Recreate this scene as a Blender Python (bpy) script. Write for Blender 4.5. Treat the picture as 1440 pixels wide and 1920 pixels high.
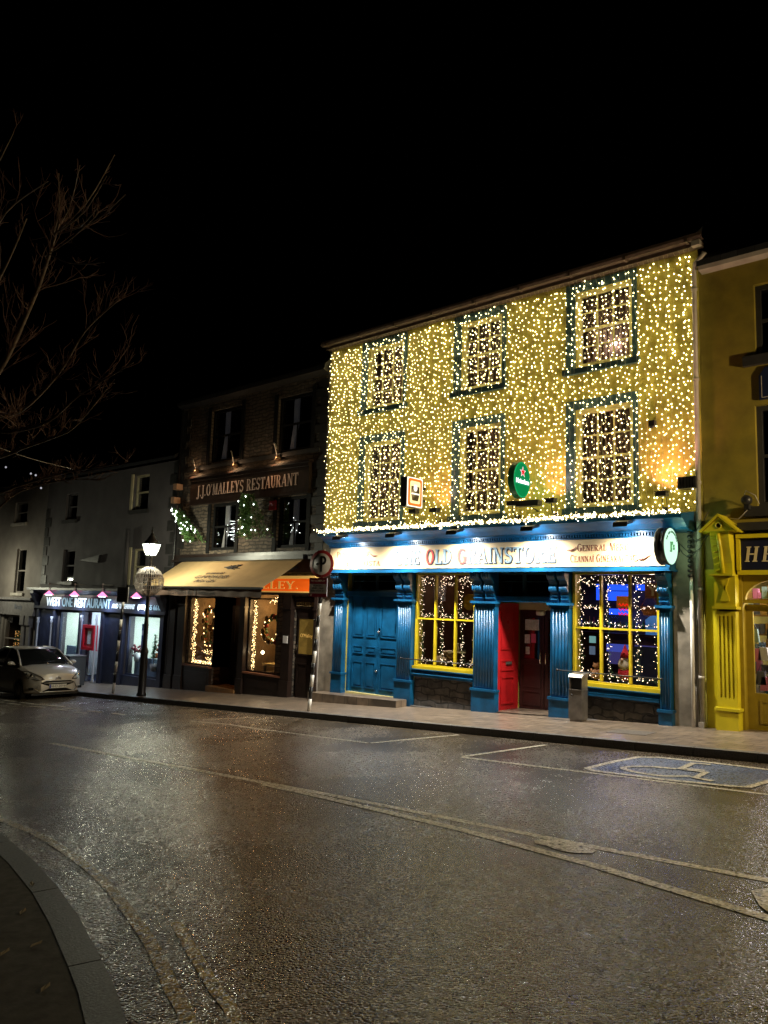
import bpy, bmesh, math, random
from mathutils import Vector, Matrix, noise
random.seed(7)
sc = bpy.context.scene
for o in list(bpy.data.objects): bpy.data.objects.remove(o)

# ---------------------------------------------------------------- camera
RM = Matrix(((0.7509, 0.65969, 0.03088), (0.05741, -0.11179, 0.99207), (-0.65792, 0.74317, 0.12182)))
FPX = 1420.0
CAMLOC = Vector((0, -14.5, 1.765))
cam = bpy.data.cameras.new('camera'); camo = bpy.data.objects.new('camera', cam)
sc.collection.objects.link(camo); sc.camera = camo
r_, u_, f_ = [Vector(RM[i]).normalized() for i in range(3)]
m4 = Matrix((( r_.x, u_.x, -f_.x, CAMLOC.x), (r_.y, u_.y, -f_.y, CAMLOC.y), (r_.z, u_.z, -f_.z, CAMLOC.z), (0, 0, 0, 1)))
camo.matrix_world = m4
cam.sensor_fit = 'VERTICAL'; cam.sensor_height = 36.0; cam.lens = 36.0 * FPX / 1920.0
cam.clip_start = 0.05; cam.clip_end = 2000

# ---------------------------------------------------------------- world and exposure (night)
w = bpy.data.worlds.new('World'); sc.world = w; w.use_nodes = True
bg = w.node_tree.nodes['Background']
sky = w.node_tree.nodes.new('ShaderNodeTexSky'); sky.sky_type = 'NISHITA'; sky.sun_disc = False
sky.sun_elevation = math.radians(-9); sky.sun_rotation = math.radians(200)
w.node_tree.links.new(sky.outputs[0], bg.inputs[0]); bg.inputs[1].default_value = 0.05
sc.view_settings.view_transform = 'Standard'; sc.view_settings.look = 'None'
sc.view_settings.exposure = 0; sc.view_settings.gamma = 1
sc.cycles.use_light_tree = True; sc.cycles.use_denoising = True; sc.cycles.denoiser = 'OPENIMAGEDENOISE'; sc.cycles.denoising_prefilter = 'NONE'; sc.cycles.denoising_input_passes = 'RGB_ALBEDO_NORMAL'
sc.cycles.max_bounces = 6; sc.cycles.diffuse_bounces = 3; sc.cycles.glossy_bounces = 3
sc.cycles.transparent_max_bounces = 16; sc.cycles.transmission_bounces = 4
sc.cycles.sample_clamp_indirect = 3.0; sc.cycles.sample_clamp_direct = 45.0
sc.cycles.caustics_reflective = False; sc.cycles.caustics_refractive = False

EZ = CAMLOC.z; S = 0.053          # the street climbs 5.3 % to the right
def gz(x, kerb=True): return S * x - (0 if kerb else 0.12)
def RP(px, py, off=-0.12):        # where a line of sight meets the road surface
    d = r_ * (px - 720) + u_ * (960 - py) + f_ * FPX
    t = (EZ - off) / (S * d.x - d.z)
    return (d.x * t, -14.5 + d.y * t)
def WP(px, py, Y):                # where a line of sight meets an upright plane y = Y
    d = r_ * (px - 720) + u_ * (960 - py) + f_ * FPX
    t = (Y + 14.5) / d.y
    return Vector((d.x * t, Y, EZ + d.z * t))

# ---------------------------------------------------------------- materials
def mat(name, col, rough=0.6, metal=0.0, noise_amt=0.0, nscale=6.0, bump=0.0, bscale=40.0, spec=0.5,
        emit=None, estr=0.0, coat=0.0, detail=4.0):
    m = bpy.data.materials.new(name); m.use_nodes = True
    nt = m.node_tree; b = nt.nodes['Principled BSDF']
    b.inputs['Base Color'].default_value = (*col, 1); b.inputs['Roughness'].default_value = rough
    b.inputs['Metallic'].default_value = metal; b.inputs['Specular IOR Level'].default_value = spec
    if coat: b.inputs['Coat Weight'].default_value = coat; b.inputs['Coat Roughness'].default_value = 0.05
    if emit: b.inputs['Emission Color'].default_value = (*emit, 1); b.inputs['Emission Strength'].default_value = estr
    tc = nt.nodes.new('ShaderNodeTexCoord')
    if noise_amt > 0:
        n = nt.nodes.new('ShaderNodeTexNoise'); n.inputs['Scale'].default_value = nscale; n.inputs['Detail'].default_value = detail
        nt.links.new(tc.outputs['Object'], n.inputs['Vector'])
        r = nt.nodes.new('ShaderNodeMapRange'); r.inputs[1].default_value = 0.3; r.inputs[2].default_value = 0.7
        r.inputs[3].default_value = 1 - noise_amt; r.inputs[4].default_value = 1 + noise_amt * 0.6
        nt.links.new(n.outputs['Fac'], r.inputs[0])
        x = nt.nodes.new('ShaderNodeMix'); x.data_type = 'RGBA'; x.blend_type = 'MULTIPLY'; x.inputs[0].default_value = 1
        x.inputs[6].default_value = (*col, 1); nt.links.new(r.outputs[0], x.inputs[7])
        nt.links.new(x.outputs[2], b.inputs['Base Color'])
        rr = nt.nodes.new('ShaderNodeMapRange'); rr.inputs[3].default_value = min(1, rough * 1.15); rr.inputs[4].default_value = rough * 0.8
        nt.links.new(n.outputs['Fac'], rr.inputs[0]); nt.links.new(rr.outputs[0], b.inputs['Roughness'])
    if bump > 0:
        n2 = nt.nodes.new('ShaderNodeTexNoise'); n2.inputs['Scale'].default_value = bscale; n2.inputs['Detail'].default_value = 3
        nt.links.new(tc.outputs['Object'], n2.inputs['Vector'])
        bp = nt.nodes.new('ShaderNodeBump'); bp.inputs['Strength'].default_value = 0.6; bp.inputs['Distance'].default_value = bump
        nt.links.new(n2.outputs['Fac'], bp.inputs['Height']); nt.links.new(bp.outputs[0], b.inputs['Normal'])
    return m
def emis(name, col, s):
    m = bpy.data.materials.new(name); m.use_nodes = True; nt = m.node_tree
    nt.nodes.remove(nt.nodes['Principled BSDF'])
    e = nt.nodes.new('ShaderNodeEmission'); e.inputs[0].default_value = (*col, 1); e.inputs[1].default_value = s
    nt.links.new(e.outputs[0], nt.nodes['Material Output'].inputs[0]); return m
def glowglass(name, col, s, tr):
    m = emis(name, col, s); nt = m.node_tree; e = nt.nodes['Emission']; t = nt.nodes.new('ShaderNodeBsdfTransparent'); x = nt.nodes.new('ShaderNodeMixShader'); x.inputs[0].default_value = 1 - tr
    nt.links.new(t.outputs[0], x.inputs[1]); nt.links.new(e.outputs[0], x.inputs[2]); nt.links.new(x.outputs[0], nt.nodes['Material Output'].inputs[0]); return m
def glassmat(name, tint=(0.9, 0.9, 0.9), refl=1.0):
    m = bpy.data.materials.new(name); m.use_nodes = True; nt = m.node_tree
    nt.nodes.remove(nt.nodes['Principled BSDF'])
    t = nt.nodes.new('ShaderNodeBsdfTransparent'); t.inputs[0].default_value = (*tint, 1)
    g = nt.nodes.new('ShaderNodeBsdfGlossy'); g.inputs['Roughness'].default_value = 0.03
    g.inputs[0].default_value = (refl, refl, refl, 1)
    f = nt.nodes.new('ShaderNodeFresnel'); ge = nt.nodes.new('ShaderNodeNewGeometry'); mr = nt.nodes.new('ShaderNodeMapRange'); mr.inputs[3].default_value = 1.5; mr.inputs[4].default_value = 1 / 1.5; nt.links.new(ge.outputs['Backfacing'], mr.inputs[0]); nt.links.new(mr.outputs[0], f.inputs[0])
    x = nt.nodes.new('ShaderNodeMixShader')
    nt.links.new(f.outputs[0], x.inputs[0]); nt.links.new(t.outputs[0], x.inputs[1]); nt.links.new(g.outputs[0], x.inputs[2])
    nt.links.new(x.outputs[0], nt.nodes['Material Output'].inputs[0]); return m
def brickmat(name, c1, c2, mortar, bw, bh, rough=0.8, bump=0.01, msize=0.02, axes='XZ', nz=0.5, wob=0.0, spec=0.5):
    m = bpy.data.materials.new(name); m.use_nodes = True; nt = m.node_tree; b = nt.nodes['Principled BSDF']
    tc = nt.nodes.new('ShaderNodeTexCoord'); sp = nt.nodes.new('ShaderNodeSeparateXYZ'); cb = nt.nodes.new('ShaderNodeCombineXYZ')
    src = tc.outputs['Object']
    if wob:
        nn = nt.nodes.new('ShaderNodeTexNoise'); nn.inputs['Scale'].default_value = 3.0; nt.links.new(src, nn.inputs['Vector'])
        va = nt.nodes.new('ShaderNodeVectorMath'); va.operation = 'MULTIPLY_ADD'; va.inputs[1].default_value = (wob, wob, wob)
        nt.links.new(nn.outputs['Color'], va.inputs[0]); nt.links.new(src, va.inputs[2]); src = va.outputs[0]
    nt.links.new(src, sp.inputs[0])
    nt.links.new(sp.outputs['XYZ'.index(axes[0])], cb.inputs[0]); nt.links.new(sp.outputs['XYZ'.index(axes[1])], cb.inputs[1])
    br = nt.nodes.new('ShaderNodeTexBrick'); nt.links.new(cb.outputs[0], br.inputs[0])
    br.inputs['Color1'].default_value = (*c1, 1); br.inputs['Color2'].default_value = (*c2, 1); br.inputs['Mortar'].default_value = (*mortar, 1)
    br.inputs['Scale'].default_value = 1; br.inputs['Mortar Size'].default_value = msize; br.inputs['Mortar Smooth'].default_value = 0.3
    br.inputs['Brick Width'].default_value = bw; br.inputs['Row Height'].default_value = bh
    n = nt.nodes.new('ShaderNodeTexNoise'); n.inputs['Scale'].default_value = 5; n.inputs['Detail'].default_value = 8
    nt.links.new(tc.outputs['Object'], n.inputs['Vector'])
    r = nt.nodes.new('ShaderNodeMapRange'); r.inputs[1].default_value = 0.3; r.inputs[2].default_value = 0.7; r.inputs[3].default_value = 1 - nz; r.inputs[4].default_value = 1 + nz * .6
    nt.links.new(n.outputs['Fac'], r.inputs[0])
    x = nt.nodes.new('ShaderNodeMix'); x.data_type = 'RGBA'; x.blend_type = 'MULTIPLY'; x.inputs[0].default_value = 1
    nt.links.new(br.outputs['Color'], x.inputs[6]); nt.links.new(r.outputs[0], x.inputs[7]); nt.links.new(x.outputs[2], b.inputs['Base Color'])
    b.inputs['Roughness'].default_value = rough; b.inputs['Specular IOR Level'].default_value = spec
    if bump:
        a = nt.nodes.new('ShaderNodeMath'); a.operation = 'SUBTRACT'; nt.links.new(n.outputs['Fac'], a.inputs[0]); nt.links.new(br.outputs['Fac'], a.inputs[1])
        bp = nt.nodes.new('ShaderNodeBump'); bp.inputs['Distance'].default_value = bump; bp.inputs['Strength'].default_value = 0.8
        nt.links.new(a.outputs[0], bp.inputs['Height']); nt.links.new(bp.outputs[0], b.inputs['Normal'])
    return m
def wetasphalt(name, base, rough, stone=54.0, bump=0.0042, paint=None, wear=0.45):
    m = bpy.data.materials.new(name); m.use_nodes = True; nt = m.node_tree; b = nt.nodes['Principled BSDF']
    tc = nt.nodes.new('ShaderNodeTexCoord')
    v = nt.nodes.new('ShaderNodeTexVoronoi'); v.inputs['Scale'].default_value = stone; nt.links.new(tc.outputs['Object'], v.inputs['Vector'])
    v2 = nt.nodes.new('ShaderNodeTexNoise'); v2.inputs['Scale'].default_value = stone * 0.45; v2.inputs['Detail'].default_value = 3
    nt.links.new(tc.outputs['Object'], v2.inputs['Vector'])
    big = nt.nodes.new('ShaderNodeTexNoise'); big.inputs['Scale'].default_value = 0.7; big.inputs['Detail'].default_value = 5
    nt.links.new(tc.outputs['Object'], big.inputs['Vector'])
    cr = nt.nodes.new('ShaderNodeMapRange'); cr.inputs[3].default_value = 0.3; cr.inputs[4].default_value = 2.1
    nt.links.new(v.outputs['Color'], cr.inputs[0])
    x = nt.nodes.new('ShaderNodeMix'); x.data_type = 'RGBA'; x.blend_type = 'MULTIPLY'; x.inputs[0].default_value = 1
    x.inputs[6].default_value = (*base, 1); nt.links.new(cr.outputs[0], x.inputs[7]); nt.links.new(x.outputs[2], b.inputs['Base Color'])
    # darker worn and patched areas, a few metres across
    pt = nt.nodes.new('ShaderNodeTexNoise'); pt.inputs['Scale'].default_value = 0.35; pt.inputs['Detail'].default_value = 8; pt.inputs['Roughness'].default_value = 0.65
    nt.links.new(tc.outputs['Object'], pt.inputs['Vector'])
    pr = nt.nodes.new('ShaderNodeMapRange'); pr.inputs[1].default_value = 0.40; pr.inputs[2].default_value = 0.60; pr.inputs[3].default_value = 0.65; pr.inputs[4].default_value = 1.25
    nt.links.new(pt.outputs['Fac'], pr.inputs[0])
    xp_ = nt.nodes.new('ShaderNodeMix'); xp_.data_type = 'RGBA'; xp_.blend_type = 'MULTIPLY'; xp_.inputs[0].default_value = 1
    nt.links.new(x.outputs[2], xp_.inputs[6]); nt.links.new(pr.outputs[0], xp_.inputs[7]); nt.links.new(xp_.outputs[2], b.inputs['Base Color'])
    if paint:
        wn = nt.nodes.new('ShaderNodeTexNoise'); wn.inputs['Scale'].default_value = 22; wn.inputs['Detail'].default_value = 6; nt.links.new(tc.outputs['Object'], wn.inputs['Vector'])
        wm = nt.nodes.new('ShaderNodeMapRange'); wm.inputs[1].default_value = wear - .07; wm.inputs[2].default_value = wear + .07; nt.links.new(wn.outputs['Fac'], wm.inputs[0])
        px_ = nt.nodes.new('ShaderNodeMix'); px_.data_type = 'RGBA'; nt.links.new(wm.outputs[0], px_.inputs[0]); nt.links.new(xp_.outputs[2], px_.inputs[6]); px_.inputs[7].default_value = (*paint, 1)
        nt.links.new(px_.outputs[2], b.inputs['Base Color'])
    rr = nt.nodes.new('ShaderNodeMapRange'); rr.inputs[1].default_value = 0.35; rr.inputs[2].default_value = 0.65
    rr.inputs[3].default_value = rough * 0.75; rr.inputs[4].default_value = rough * 1.3
    nt.links.new(big.outputs['Fac'], rr.inputs[0])
    sc_ = nt.nodes.new('ShaderNodeSeparateColor'); nt.links.new(v.outputs['Color'], sc_.inputs[0])
    sr = nt.nodes.new('ShaderNodeMapRange'); sr.inputs[3].default_value = 0.6; sr.inputs[4].default_value = 1.5; nt.links.new(sc_.outputs[1], sr.inputs[0])
    mu = nt.nodes.new('ShaderNodeMath'); mu.operation = 'MULTIPLY'; nt.links.new(rr.outputs[0], mu.inputs[0]); nt.links.new(sr.outputs[0], mu.inputs[1]); nt.links.new(mu.outputs[0], b.inputs['Roughness'])
    a = nt.nodes.new('ShaderNodeMath'); a.operation = 'SUBTRACT'
    nt.links.new(v2.outputs['Fac'], a.inputs[0]); nt.links.new(v.outputs['Distance'], a.inputs[1])
    bp = nt.nodes.new('ShaderNodeBump'); bp.inputs['Distance'].default_value = bump; bp.inputs['Strength'].default_value = 1.0
    nt.links.new(a.outputs[0], bp.inputs['Height']); nt.links.new(bp.outputs[0], b.inputs['Normal'])
    b.inputs['Specular IOR Level'].default_value = 1.0
    return m

M = dict(
 asphalt=wetasphalt('wet_asphalt', (0.066, 0.052, 0.036), 0.19),
 paint=wetasphalt('road_paint', (0.055, 0.05, 0.042), 0.26, paint=(0.60, 0.56, 0.46), wear=0.39, bump=0.004),
 ypaint=wetasphalt('yellow_road_paint', (0.05, 0.043, 0.034), 0.26, paint=(0.24, 0.16, 0.03), wear=0.46, bump=0.005),
 bluepaint=wetasphalt('blue_road_paint', (0.05, 0.05, 0.06), 0.26, paint=(0.075, 0.12, 0.25), wear=0.42, bump=0.004),
 paving=brickmat('wet_paving', (0.21, 0.16, 0.115), (0.155, 0.12, 0.09), (0.06, 0.048, 0.038), 0.40, 0.20, 0.30, 0.004, 0.012, 'XY', 0.45, spec=0.9),
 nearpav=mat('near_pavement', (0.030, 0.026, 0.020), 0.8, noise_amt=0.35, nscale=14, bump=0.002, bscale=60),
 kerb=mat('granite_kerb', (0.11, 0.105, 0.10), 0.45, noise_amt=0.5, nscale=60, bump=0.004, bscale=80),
 puby=mat('ochre_render', (0.37, 0.315, 0.045), 0.7, noise_amt=0.35, nscale=2.5, bump=0.006, bscale=30),
 teal=mat('dark_teal_paint', (0.035, 0.085, 0.10), 0.45, noise_amt=0.2),
 blue=mat('blue_gloss_paint', (0.005, 0.075, 0.18), 0.32, noise_amt=0.38, nscale=4, bump=0.002, bscale=14, detail=9),
 yel=mat('yellow_gloss_paint', (0.52, 0.40, 0.015), 0.35, noise_amt=0.12),
 sash=mat('sash_paint', (0.58, 0.52, 0.22), 0.45, noise_amt=0.15),
 cream=mat('cream_sign_panel', (0.70, 0.50, 0.27), 0.55, noise_amt=0.06, nscale=2),
 rust=mat('brown_lettering', (0.16, 0.035, 0.02), 0.5),
 lblue=mat('grey_blue_lettering', (0.20, 0.30, 0.38), 0.45),
 dark=mat('dark_outline', (0.03, 0.035, 0.045), 0.5),
 redl=mat('red_lettering', (0.50, 0.05, 0.04), 0.45),
 red=mat('red_door_paint', (0.42, 0.012, 0.015), 0.3, noise_amt=0.2, nscale=4),
 brown=mat('brown_varnished_door', (0.035, 0.012, 0.010), 0.35, noise_amt=0.3, nscale=8),
 lintel=mat('cream_lintel', (0.55, 0.48, 0.30), 0.6, noise_amt=0.1),
 stone=brickmat('rough_stone', (0.085, 0.075, 0.065), (0.05, 0.045, 0.042), (0.02, 0.018, 0.016), 0.42, 0.16, 0.75, 0.03, 0.02, 'XZ', 0.6, 0.25),
 plaster=mat('stained_plaster', (0.30, 0.26, 0.20), 0.8, noise_amt=0.45, nscale=3, bump=0.01, bscale=9, detail=9),
 slate=brickmat('roof_slate', (0.03, 0.032, 0.036), (0.022, 0.024, 0.027), (0.008, 0.008, 0.009), 0.3, 0.22, 0.6, 0.006, 0.01, 'XY', 0.3),
 gutter=mat('old_gutter', (0.075, 0.052, 0.040), 0.55, noise_amt=0.4),
 pipe=mat('grey_pipe', (0.34, 0.31, 0.27), 0.5, noise_amt=0.25, nscale=4),
 black=mat('black_paint', (0.012, 0.012, 0.013), 0.4, noise_amt=0.2),
 bmetal=mat('black_metal', (0.02, 0.02, 0.022), 0.4, 0.2, noise_amt=0.2),
 steel=mat('brushed_steel', (0.24, 0.22, 0.20), 0.38, 0.7, noise_amt=0.35, nscale=5),
 chrome=mat('chrome', (0.75, 0.75, 0.75), 0.12, 1.0),
 white=mat('white_paint', (0.72, 0.71, 0.68), 0.4, noise_amt=0.1),
 wire=mat('pale_cable', (0.45, 0.42, 0.30), 0.5),
 glass=glassmat('window_glass'), dglass=glassmat('dim_glass', (0.55, 0.5, 0.45)),
 room=mat('dark_panelled_room', (0.07, 0.032, 0.02), 0.6, noise_amt=0.5, nscale=3),
 upper=mat('brown_curtain', (0.30, 0.19, 0.15), 0.8, noise_amt=0.5, nscale=2),
 sstone=brickmat('warm_rubble_stone', (0.15, 0.115, 0.08), (0.09, 0.07, 0.052), (0.04, 0.033, 0.026), 0.34, 0.11, 0.8, 0.03, 0.018, 'XZ', 0.5, 0.18),
 quoin=mat('dark_quoin', (0.02, 0.019, 0.018), 0.6, noise_amt=0.3),
 dwood=mat('dark_brown_shopfront', (0.022, 0.013, 0.010), 0.35, noise_amt=0.4, nscale=6),
 canvas=mat("beige_canvas", (0.46, 0.32, 0.15), 0.85, noise_amt=0.22, nscale=1.4, bump=0.004, bscale=7),
 valance=mat('dull_pink_valance', (0.20, 0.13, 0.10), 0.85, noise_amt=0.2, nscale=3),
 ink=mat('faded_ink', (0.055, 0.05, 0.05), 0.7, noise_amt=0.3),
 pitch=mat('pitch_black_paint', (0.005, 0.005, 0.005), 0.75, spec=0.2),
 litfir=mat('lit_fir_green', (0.09, 0.20, 0.05), 0.6, noise_amt=0.5, nscale=20),  # lit copy of the fir green, light on the wall trees put into the colour
 leaf=mat('fir_green', (0.05, 0.13, 0.035), 0.6, noise_amt=0.5, nscale=20),
 grey=mat('grey_render', (0.088, 0.079, 0.082), 0.8, noise_amt=0.18, nscale=1.5, bump=0.005, bscale=25),
 greyb=mat('pale_render', (0.15, 0.13, 0.115), 0.8, noise_amt=0.2, nscale=1.5, bump=0.005, bscale=25),
 navy=mat('navy_shopfront', (0.020, 0.026, 0.055), 0.4, noise_amt=0.25, nscale=4),
 silver=mat('silver_car_paint', (0.46, 0.43, 0.40), 0.32, 0.25, coat=0.8),
 rubber=mat('tyre_rubber', (0.015, 0.015, 0.015), 0.8, bump=0.002),
 carglass=mat('car_glass', (0.008, 0.009, 0.010), 0.05, spec=0.8),
 lamp=mat('headlamp_lens', (0.42, 0.42, 0.42), 0.1, 0.6, coat=1.0),
 darkplastic=mat('dark_plastic', (0.006, 0.006, 0.006), 0.6, spec=.2),
 wicker=mat('pale_wicker', (0.55, 0.50, 0.47), 0.7, noise_amt=0.4, nscale=20),
 bark=mat('bark', (0.17, 0.13, 0.10), 0.8, noise_amt=0.5, nscale=15, bump=0.004, bscale=40),
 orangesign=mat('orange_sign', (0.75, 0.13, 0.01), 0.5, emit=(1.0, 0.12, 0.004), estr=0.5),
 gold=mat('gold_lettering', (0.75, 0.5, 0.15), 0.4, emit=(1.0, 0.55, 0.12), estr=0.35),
 pinkl=mat('pink_grey_lettering', (0.45, 0.34, 0.29), 0.5),
 ochre=mat('yellow_painted_render', (0.20, 0.155, 0.016), 0.65, noise_amt=0.25, nscale=3, bump=0.005, bscale=25),
 yshop=mat('yellow_shopfront', (0.56, 0.47, 0.015), 0.4, noise_amt=0.15, nscale=4),
 redp=mat('red_menu_case', (0.50, 0.01, 0.03), 0.35),
 paper=mat('paper', (0.55, 0.58, 0.66), 0.7, noise_amt=0.3, nscale=25),
 pink=mat('pink_paper', (0.65, 0.10, 0.28), 0.7),
 terracotta=mat('clay_pot', (0.20, 0.12, 0.08), 0.8, noise_amt=0.3),
 bulb=emis('warm_bulb', (1.0, 0.81, 0.36), 16.0),
 gbulb=emis('garland_bulb', (1.0, 0.82, 0.45), 13.0),
 wbulb=emis('window_bulb', (1.0, 0.72, 0.50), 9.0),
 obulb=emis('amber_bulb', (1.0, 0.62, 0.26), 11.0),
 cbulb=emis('cold_bulb', (0.92, 1.0, 0.95), 9.0),
)

# ---------------------------------------------------------------- mesh builder
class MB:
    def __init__(s): s.v = []; s.f = []; s.mi = []; s.m = []; s.cur = 0; s.sm = []
    def use(s, m):
        if m not in s.m: s.m.append(m)
        s.cur = s.m.index(m); return s
    def add(s, vs, fs, smooth=False):
        n = len(s.v); s.v += [tuple(p) for p in vs]
        for f in fs: s.f.append([n + i for i in f]); s.mi.append(s.cur); s.sm.append(smooth)
        return s
    def box(s, x0, x1, y0, y1, z0, z1):
        return s.add([(x, y, z) for x in (x0, x1) for y in (y0, y1) for z in (z0, z1)],
                     [(0, 1, 3, 2), (4, 6, 7, 5), (0, 4, 5, 1), (2, 3, 7, 6), (0, 2, 6, 4), (1, 5, 7, 3)])
    def obox(s, c, ax, ay, az):
        c = Vector(c); ax = Vector(ax); ay = Vector(ay); az = Vector(az)
        return s.add([c + a * ax + b * ay + d * az for a in (-1, 1) for b in (-1, 1) for d in (-1, 1)],
                     [(0, 1, 3, 2), (4, 6, 7, 5), (0, 4, 5, 1), (2, 3, 7, 6), (0, 2, 6, 4), (1, 5, 7, 3)])
    def tube(s, pts, rad, n=6, caps=True):
        pts = [Vector(p) for p in pts]
        rads = rad if isinstance(rad, (list, tuple)) else [rad] * len(pts)
        base = len(s.v); vs = []; fs = []
        up = None
        for i, p in enumerate(pts):
            d = (pts[min(i + 1, len(pts) - 1)] - pts[max(i - 1, 0)])
            if d.length < 1e-9: d = Vector((0, 0, 1))
            d.normalize()
            if up is None: up = d.orthogonal().normalized()
            a = (up - d * up.dot(d))
            if a.length < 1e-4: a = d.orthogonal()
            a.normalize(); up = a; b = d.cross(a)
            for k in range(n):
                t = 2 * math.pi * k / n
                vs.append(p + (a * math.cos(t) + b * math.sin(t)) * rads[i])
        for i in range(len(pts) - 1):
            for k in range(n):
                fs.append((i * n + k, i * n + (k + 1) % n, (i + 1) * n + (k + 1) % n, (i + 1) * n + k))
        if caps:
            fs.append(tuple(range(n - 1, -1, -1))); fs.append(tuple((len(pts) - 1) * n + k for k in range(n)))
        return s.add(vs, fs, n > 4)
    def lathe(s, c, prof, n=16, axis='z'):
        c = Vector(c); vs = []; fs = []
        for r, h in prof:
            for k in range(n):
                t = 2 * math.pi * k / n; a, b = r * math.cos(t), r * math.sin(t)
                vs.append(c + Vector((a, b, h) if axis == 'z' else ((h, a, b) if axis == 'x' else (a, h, b))))
        for i in range(len(prof) - 1):
            for k in range(n): fs.append((i * n + k, i * n + (k + 1) % n, (i + 1) * n + (k + 1) % n, (i + 1) * n + k))
        fs.append(tuple(range(n - 1, -1, -1))); fs.append(tuple((len(prof) - 1) * n + k for k in range(n)))
        return s.add(vs, fs, True)
    def sph(s, c, r, n=8, m=5, sc3=(1, 1, 1)):
        c = Vector(c); vs = [c + Vector((0, 0, r * sc3[2]))]; fs = []
        for i in range(1, m):
            for k in range(n):
                a = math.pi * i / m; t = 2 * math.pi * k / n
                vs.append(c + Vector((r * sc3[0] * math.sin(a) * math.cos(t), r * sc3[1] * math.sin(a) * math.sin(t), r * sc3[2] * math.cos(a))))
        vs.append(c - Vector((0, 0, r * sc3[2])))
        for k in range(n):
            fs.append((0, 1 + k, 1 + (k + 1) % n)); fs.append((len(vs) - 1, 1 + (m - 2) * n + (k + 1) % n, 1 + (m - 2) * n + k))
        for i in range(m - 2):
            for k in range(n): fs.append((1 + i * n + k, 1 + (i + 1) * n + k, 1 + (i + 1) * n + (k + 1) % n, 1 + i * n + (k + 1) % n))
        return s.add(vs, fs, True)
    def octa(s, c, r):
        x, y, z = c
        return s.add([(x + r, y, z), (x - r, y, z), (x, y + r, z), (x, y - r, z), (x, y, z + r * 1.2), (x, y, z - r * 1.2)],
                     [(0, 2, 4), (2, 1, 4), (1, 3, 4), (3, 0, 4), (2, 0, 5), (1, 2, 5), (3, 1, 5), (0, 3, 5)])
    def prism(s, poly, fn, d0, d1):   # poly in 2D, fn(u, v, d) -> point
        n = len(poly); vs = [fn(u, v, d0) for u, v in poly] + [fn(u, v, d1) for u, v in poly]
        return s.add(vs, [tuple(range(n)), tuple(range(2 * n - 1, n - 1, -1))] + [(i, i + n, (i + 1) % n + n, (i + 1) % n) for i in range(n)])
    def quad(s, a, b, c, d): return s.add([a, b, c, d], [(0, 1, 2, 3)])
    def build(s, name, m=None, parent=None):
        me = bpy.data.meshes.new(name)
        me.from_pydata([tuple(v) for v in s.v], [], s.f)
        for mm in (s.m if s.m else [m]): me.materials.append(mm)
        if s.m: me.polygons.foreach_set('material_index', s.mi)
        me.polygons.foreach_set('use_smooth', s.sm)
        bm = bmesh.new(); bm.from_mesh(me); bmesh.ops.recalc_face_normals(bm, faces=bm.faces); bm.to_mesh(me); bm.free()
        o = bpy.data.objects.new(name, me); sc.collection.objects.link(o)
        if parent is not None: put(o, parent)
        return o
def put(o, parent):
    o.parent = parent
    o.matrix_parent_inverse = world_of(parent).inverted()
def world_of(p):
    m = p.matrix_basis.copy()
    if p.parent: m = world_of(p.parent) @ p.matrix_parent_inverse @ m
    return m
def tag(o, label=None, cat=None, group=None, kind=None):
    if label: o['label'] = label
    if cat: o['category'] = cat
    if group: o['group'] = group
    if kind: o['kind'] = kind
    return o
def thing(name, label, cat, loc=(0, 0, 0), group=None):
    o = bpy.data.objects.new(name, None); sc.collection.objects.link(o); o.location = loc; o.empty_display_size = 0.3
    return tag(o, label, cat, group)
def kids(o): return [c for c in bpy.data.objects if c.parent == o]
def copy_tree(o, parent=None):
    c = o.copy(); sc.collection.objects.link(c)
    if parent is not None:
        mi = o.matrix_parent_inverse.copy(); c.parent = parent; c.matrix_parent_inverse = mi
    for ch in kids(o): copy_tree(ch, c)
    return c
def light(kind, loc, col, power, parent=None, size=0.05, target=None, angle=100, blend=0.8, name='light'):
    l = bpy.data.lights.new(name, kind); l.color = col; l.energy = power
    if kind in ('POINT', 'SPOT'): l.shadow_soft_size = size
    if kind == 'SPOT': l.spot_size = math.radians(angle); l.spot_blend = blend
    if kind == 'AREA': l.size = size
    o = bpy.data.objects.new(name, l); sc.collection.objects.link(o); o.location = loc
    if target is not None: o.rotation_euler = (Vector(target) - Vector(loc)).to_track_quat('-Z', 'Y').to_euler()
    if parent is not None: put(o, parent)
    return o

# ---------------------------------------------------------------- lettering
def sanstext(name, s, size, loc, m, parent, rot=(math.pi / 2, 0, 0), align='CENTER', ext=0.004, xs=1.0, bold=0.0):
    cu = bpy.data.curves.new(name, 'FONT'); cu.body = s; cu.size = size; cu.align_x = align; cu.align_y = 'CENTER'
    cu.extrude = ext; cu.offset = bold
    o = bpy.data.objects.new(name, cu); sc.collection.objects.link(o)
    dg = bpy.context.evaluated_depsgraph_get(); me = bpy.data.meshes.new_from_object(o.evaluated_get(dg))
    bpy.data.objects.remove(o)
    me.materials.clear(); me.materials.append(m)
    from mathutils import Euler
    mt = Matrix.Translation(loc) @ Euler(rot).to_matrix().to_4x4() @ Matrix.Diagonal((xs, 1, 1, 1))
    me.transform(mt)
    q = bpy.data.objects.new(name, me); sc.collection.objects.link(q)
    if parent is not None: put(q, parent)
    return q
def B(x0, y0, x1, y1): return [(x0, y0), (x1, y0), (x1, y1), (x0, y1)]
def SV(x, t=0.18, y0=0, y1=1, sf=0.07): # stem with slab serifs
    return [B(x, y0, x + t, y1), B(x - sf, y0, x + t + sf, y0 + 0.06), B(x - sf, y1 - 0.06, x + t + sf, y1)]
def DG(x0, y0, x1, y1, t): return [[(x0, y0), (x0 + t, y0), (x1 + t, y1), (x1, y1)]]
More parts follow.
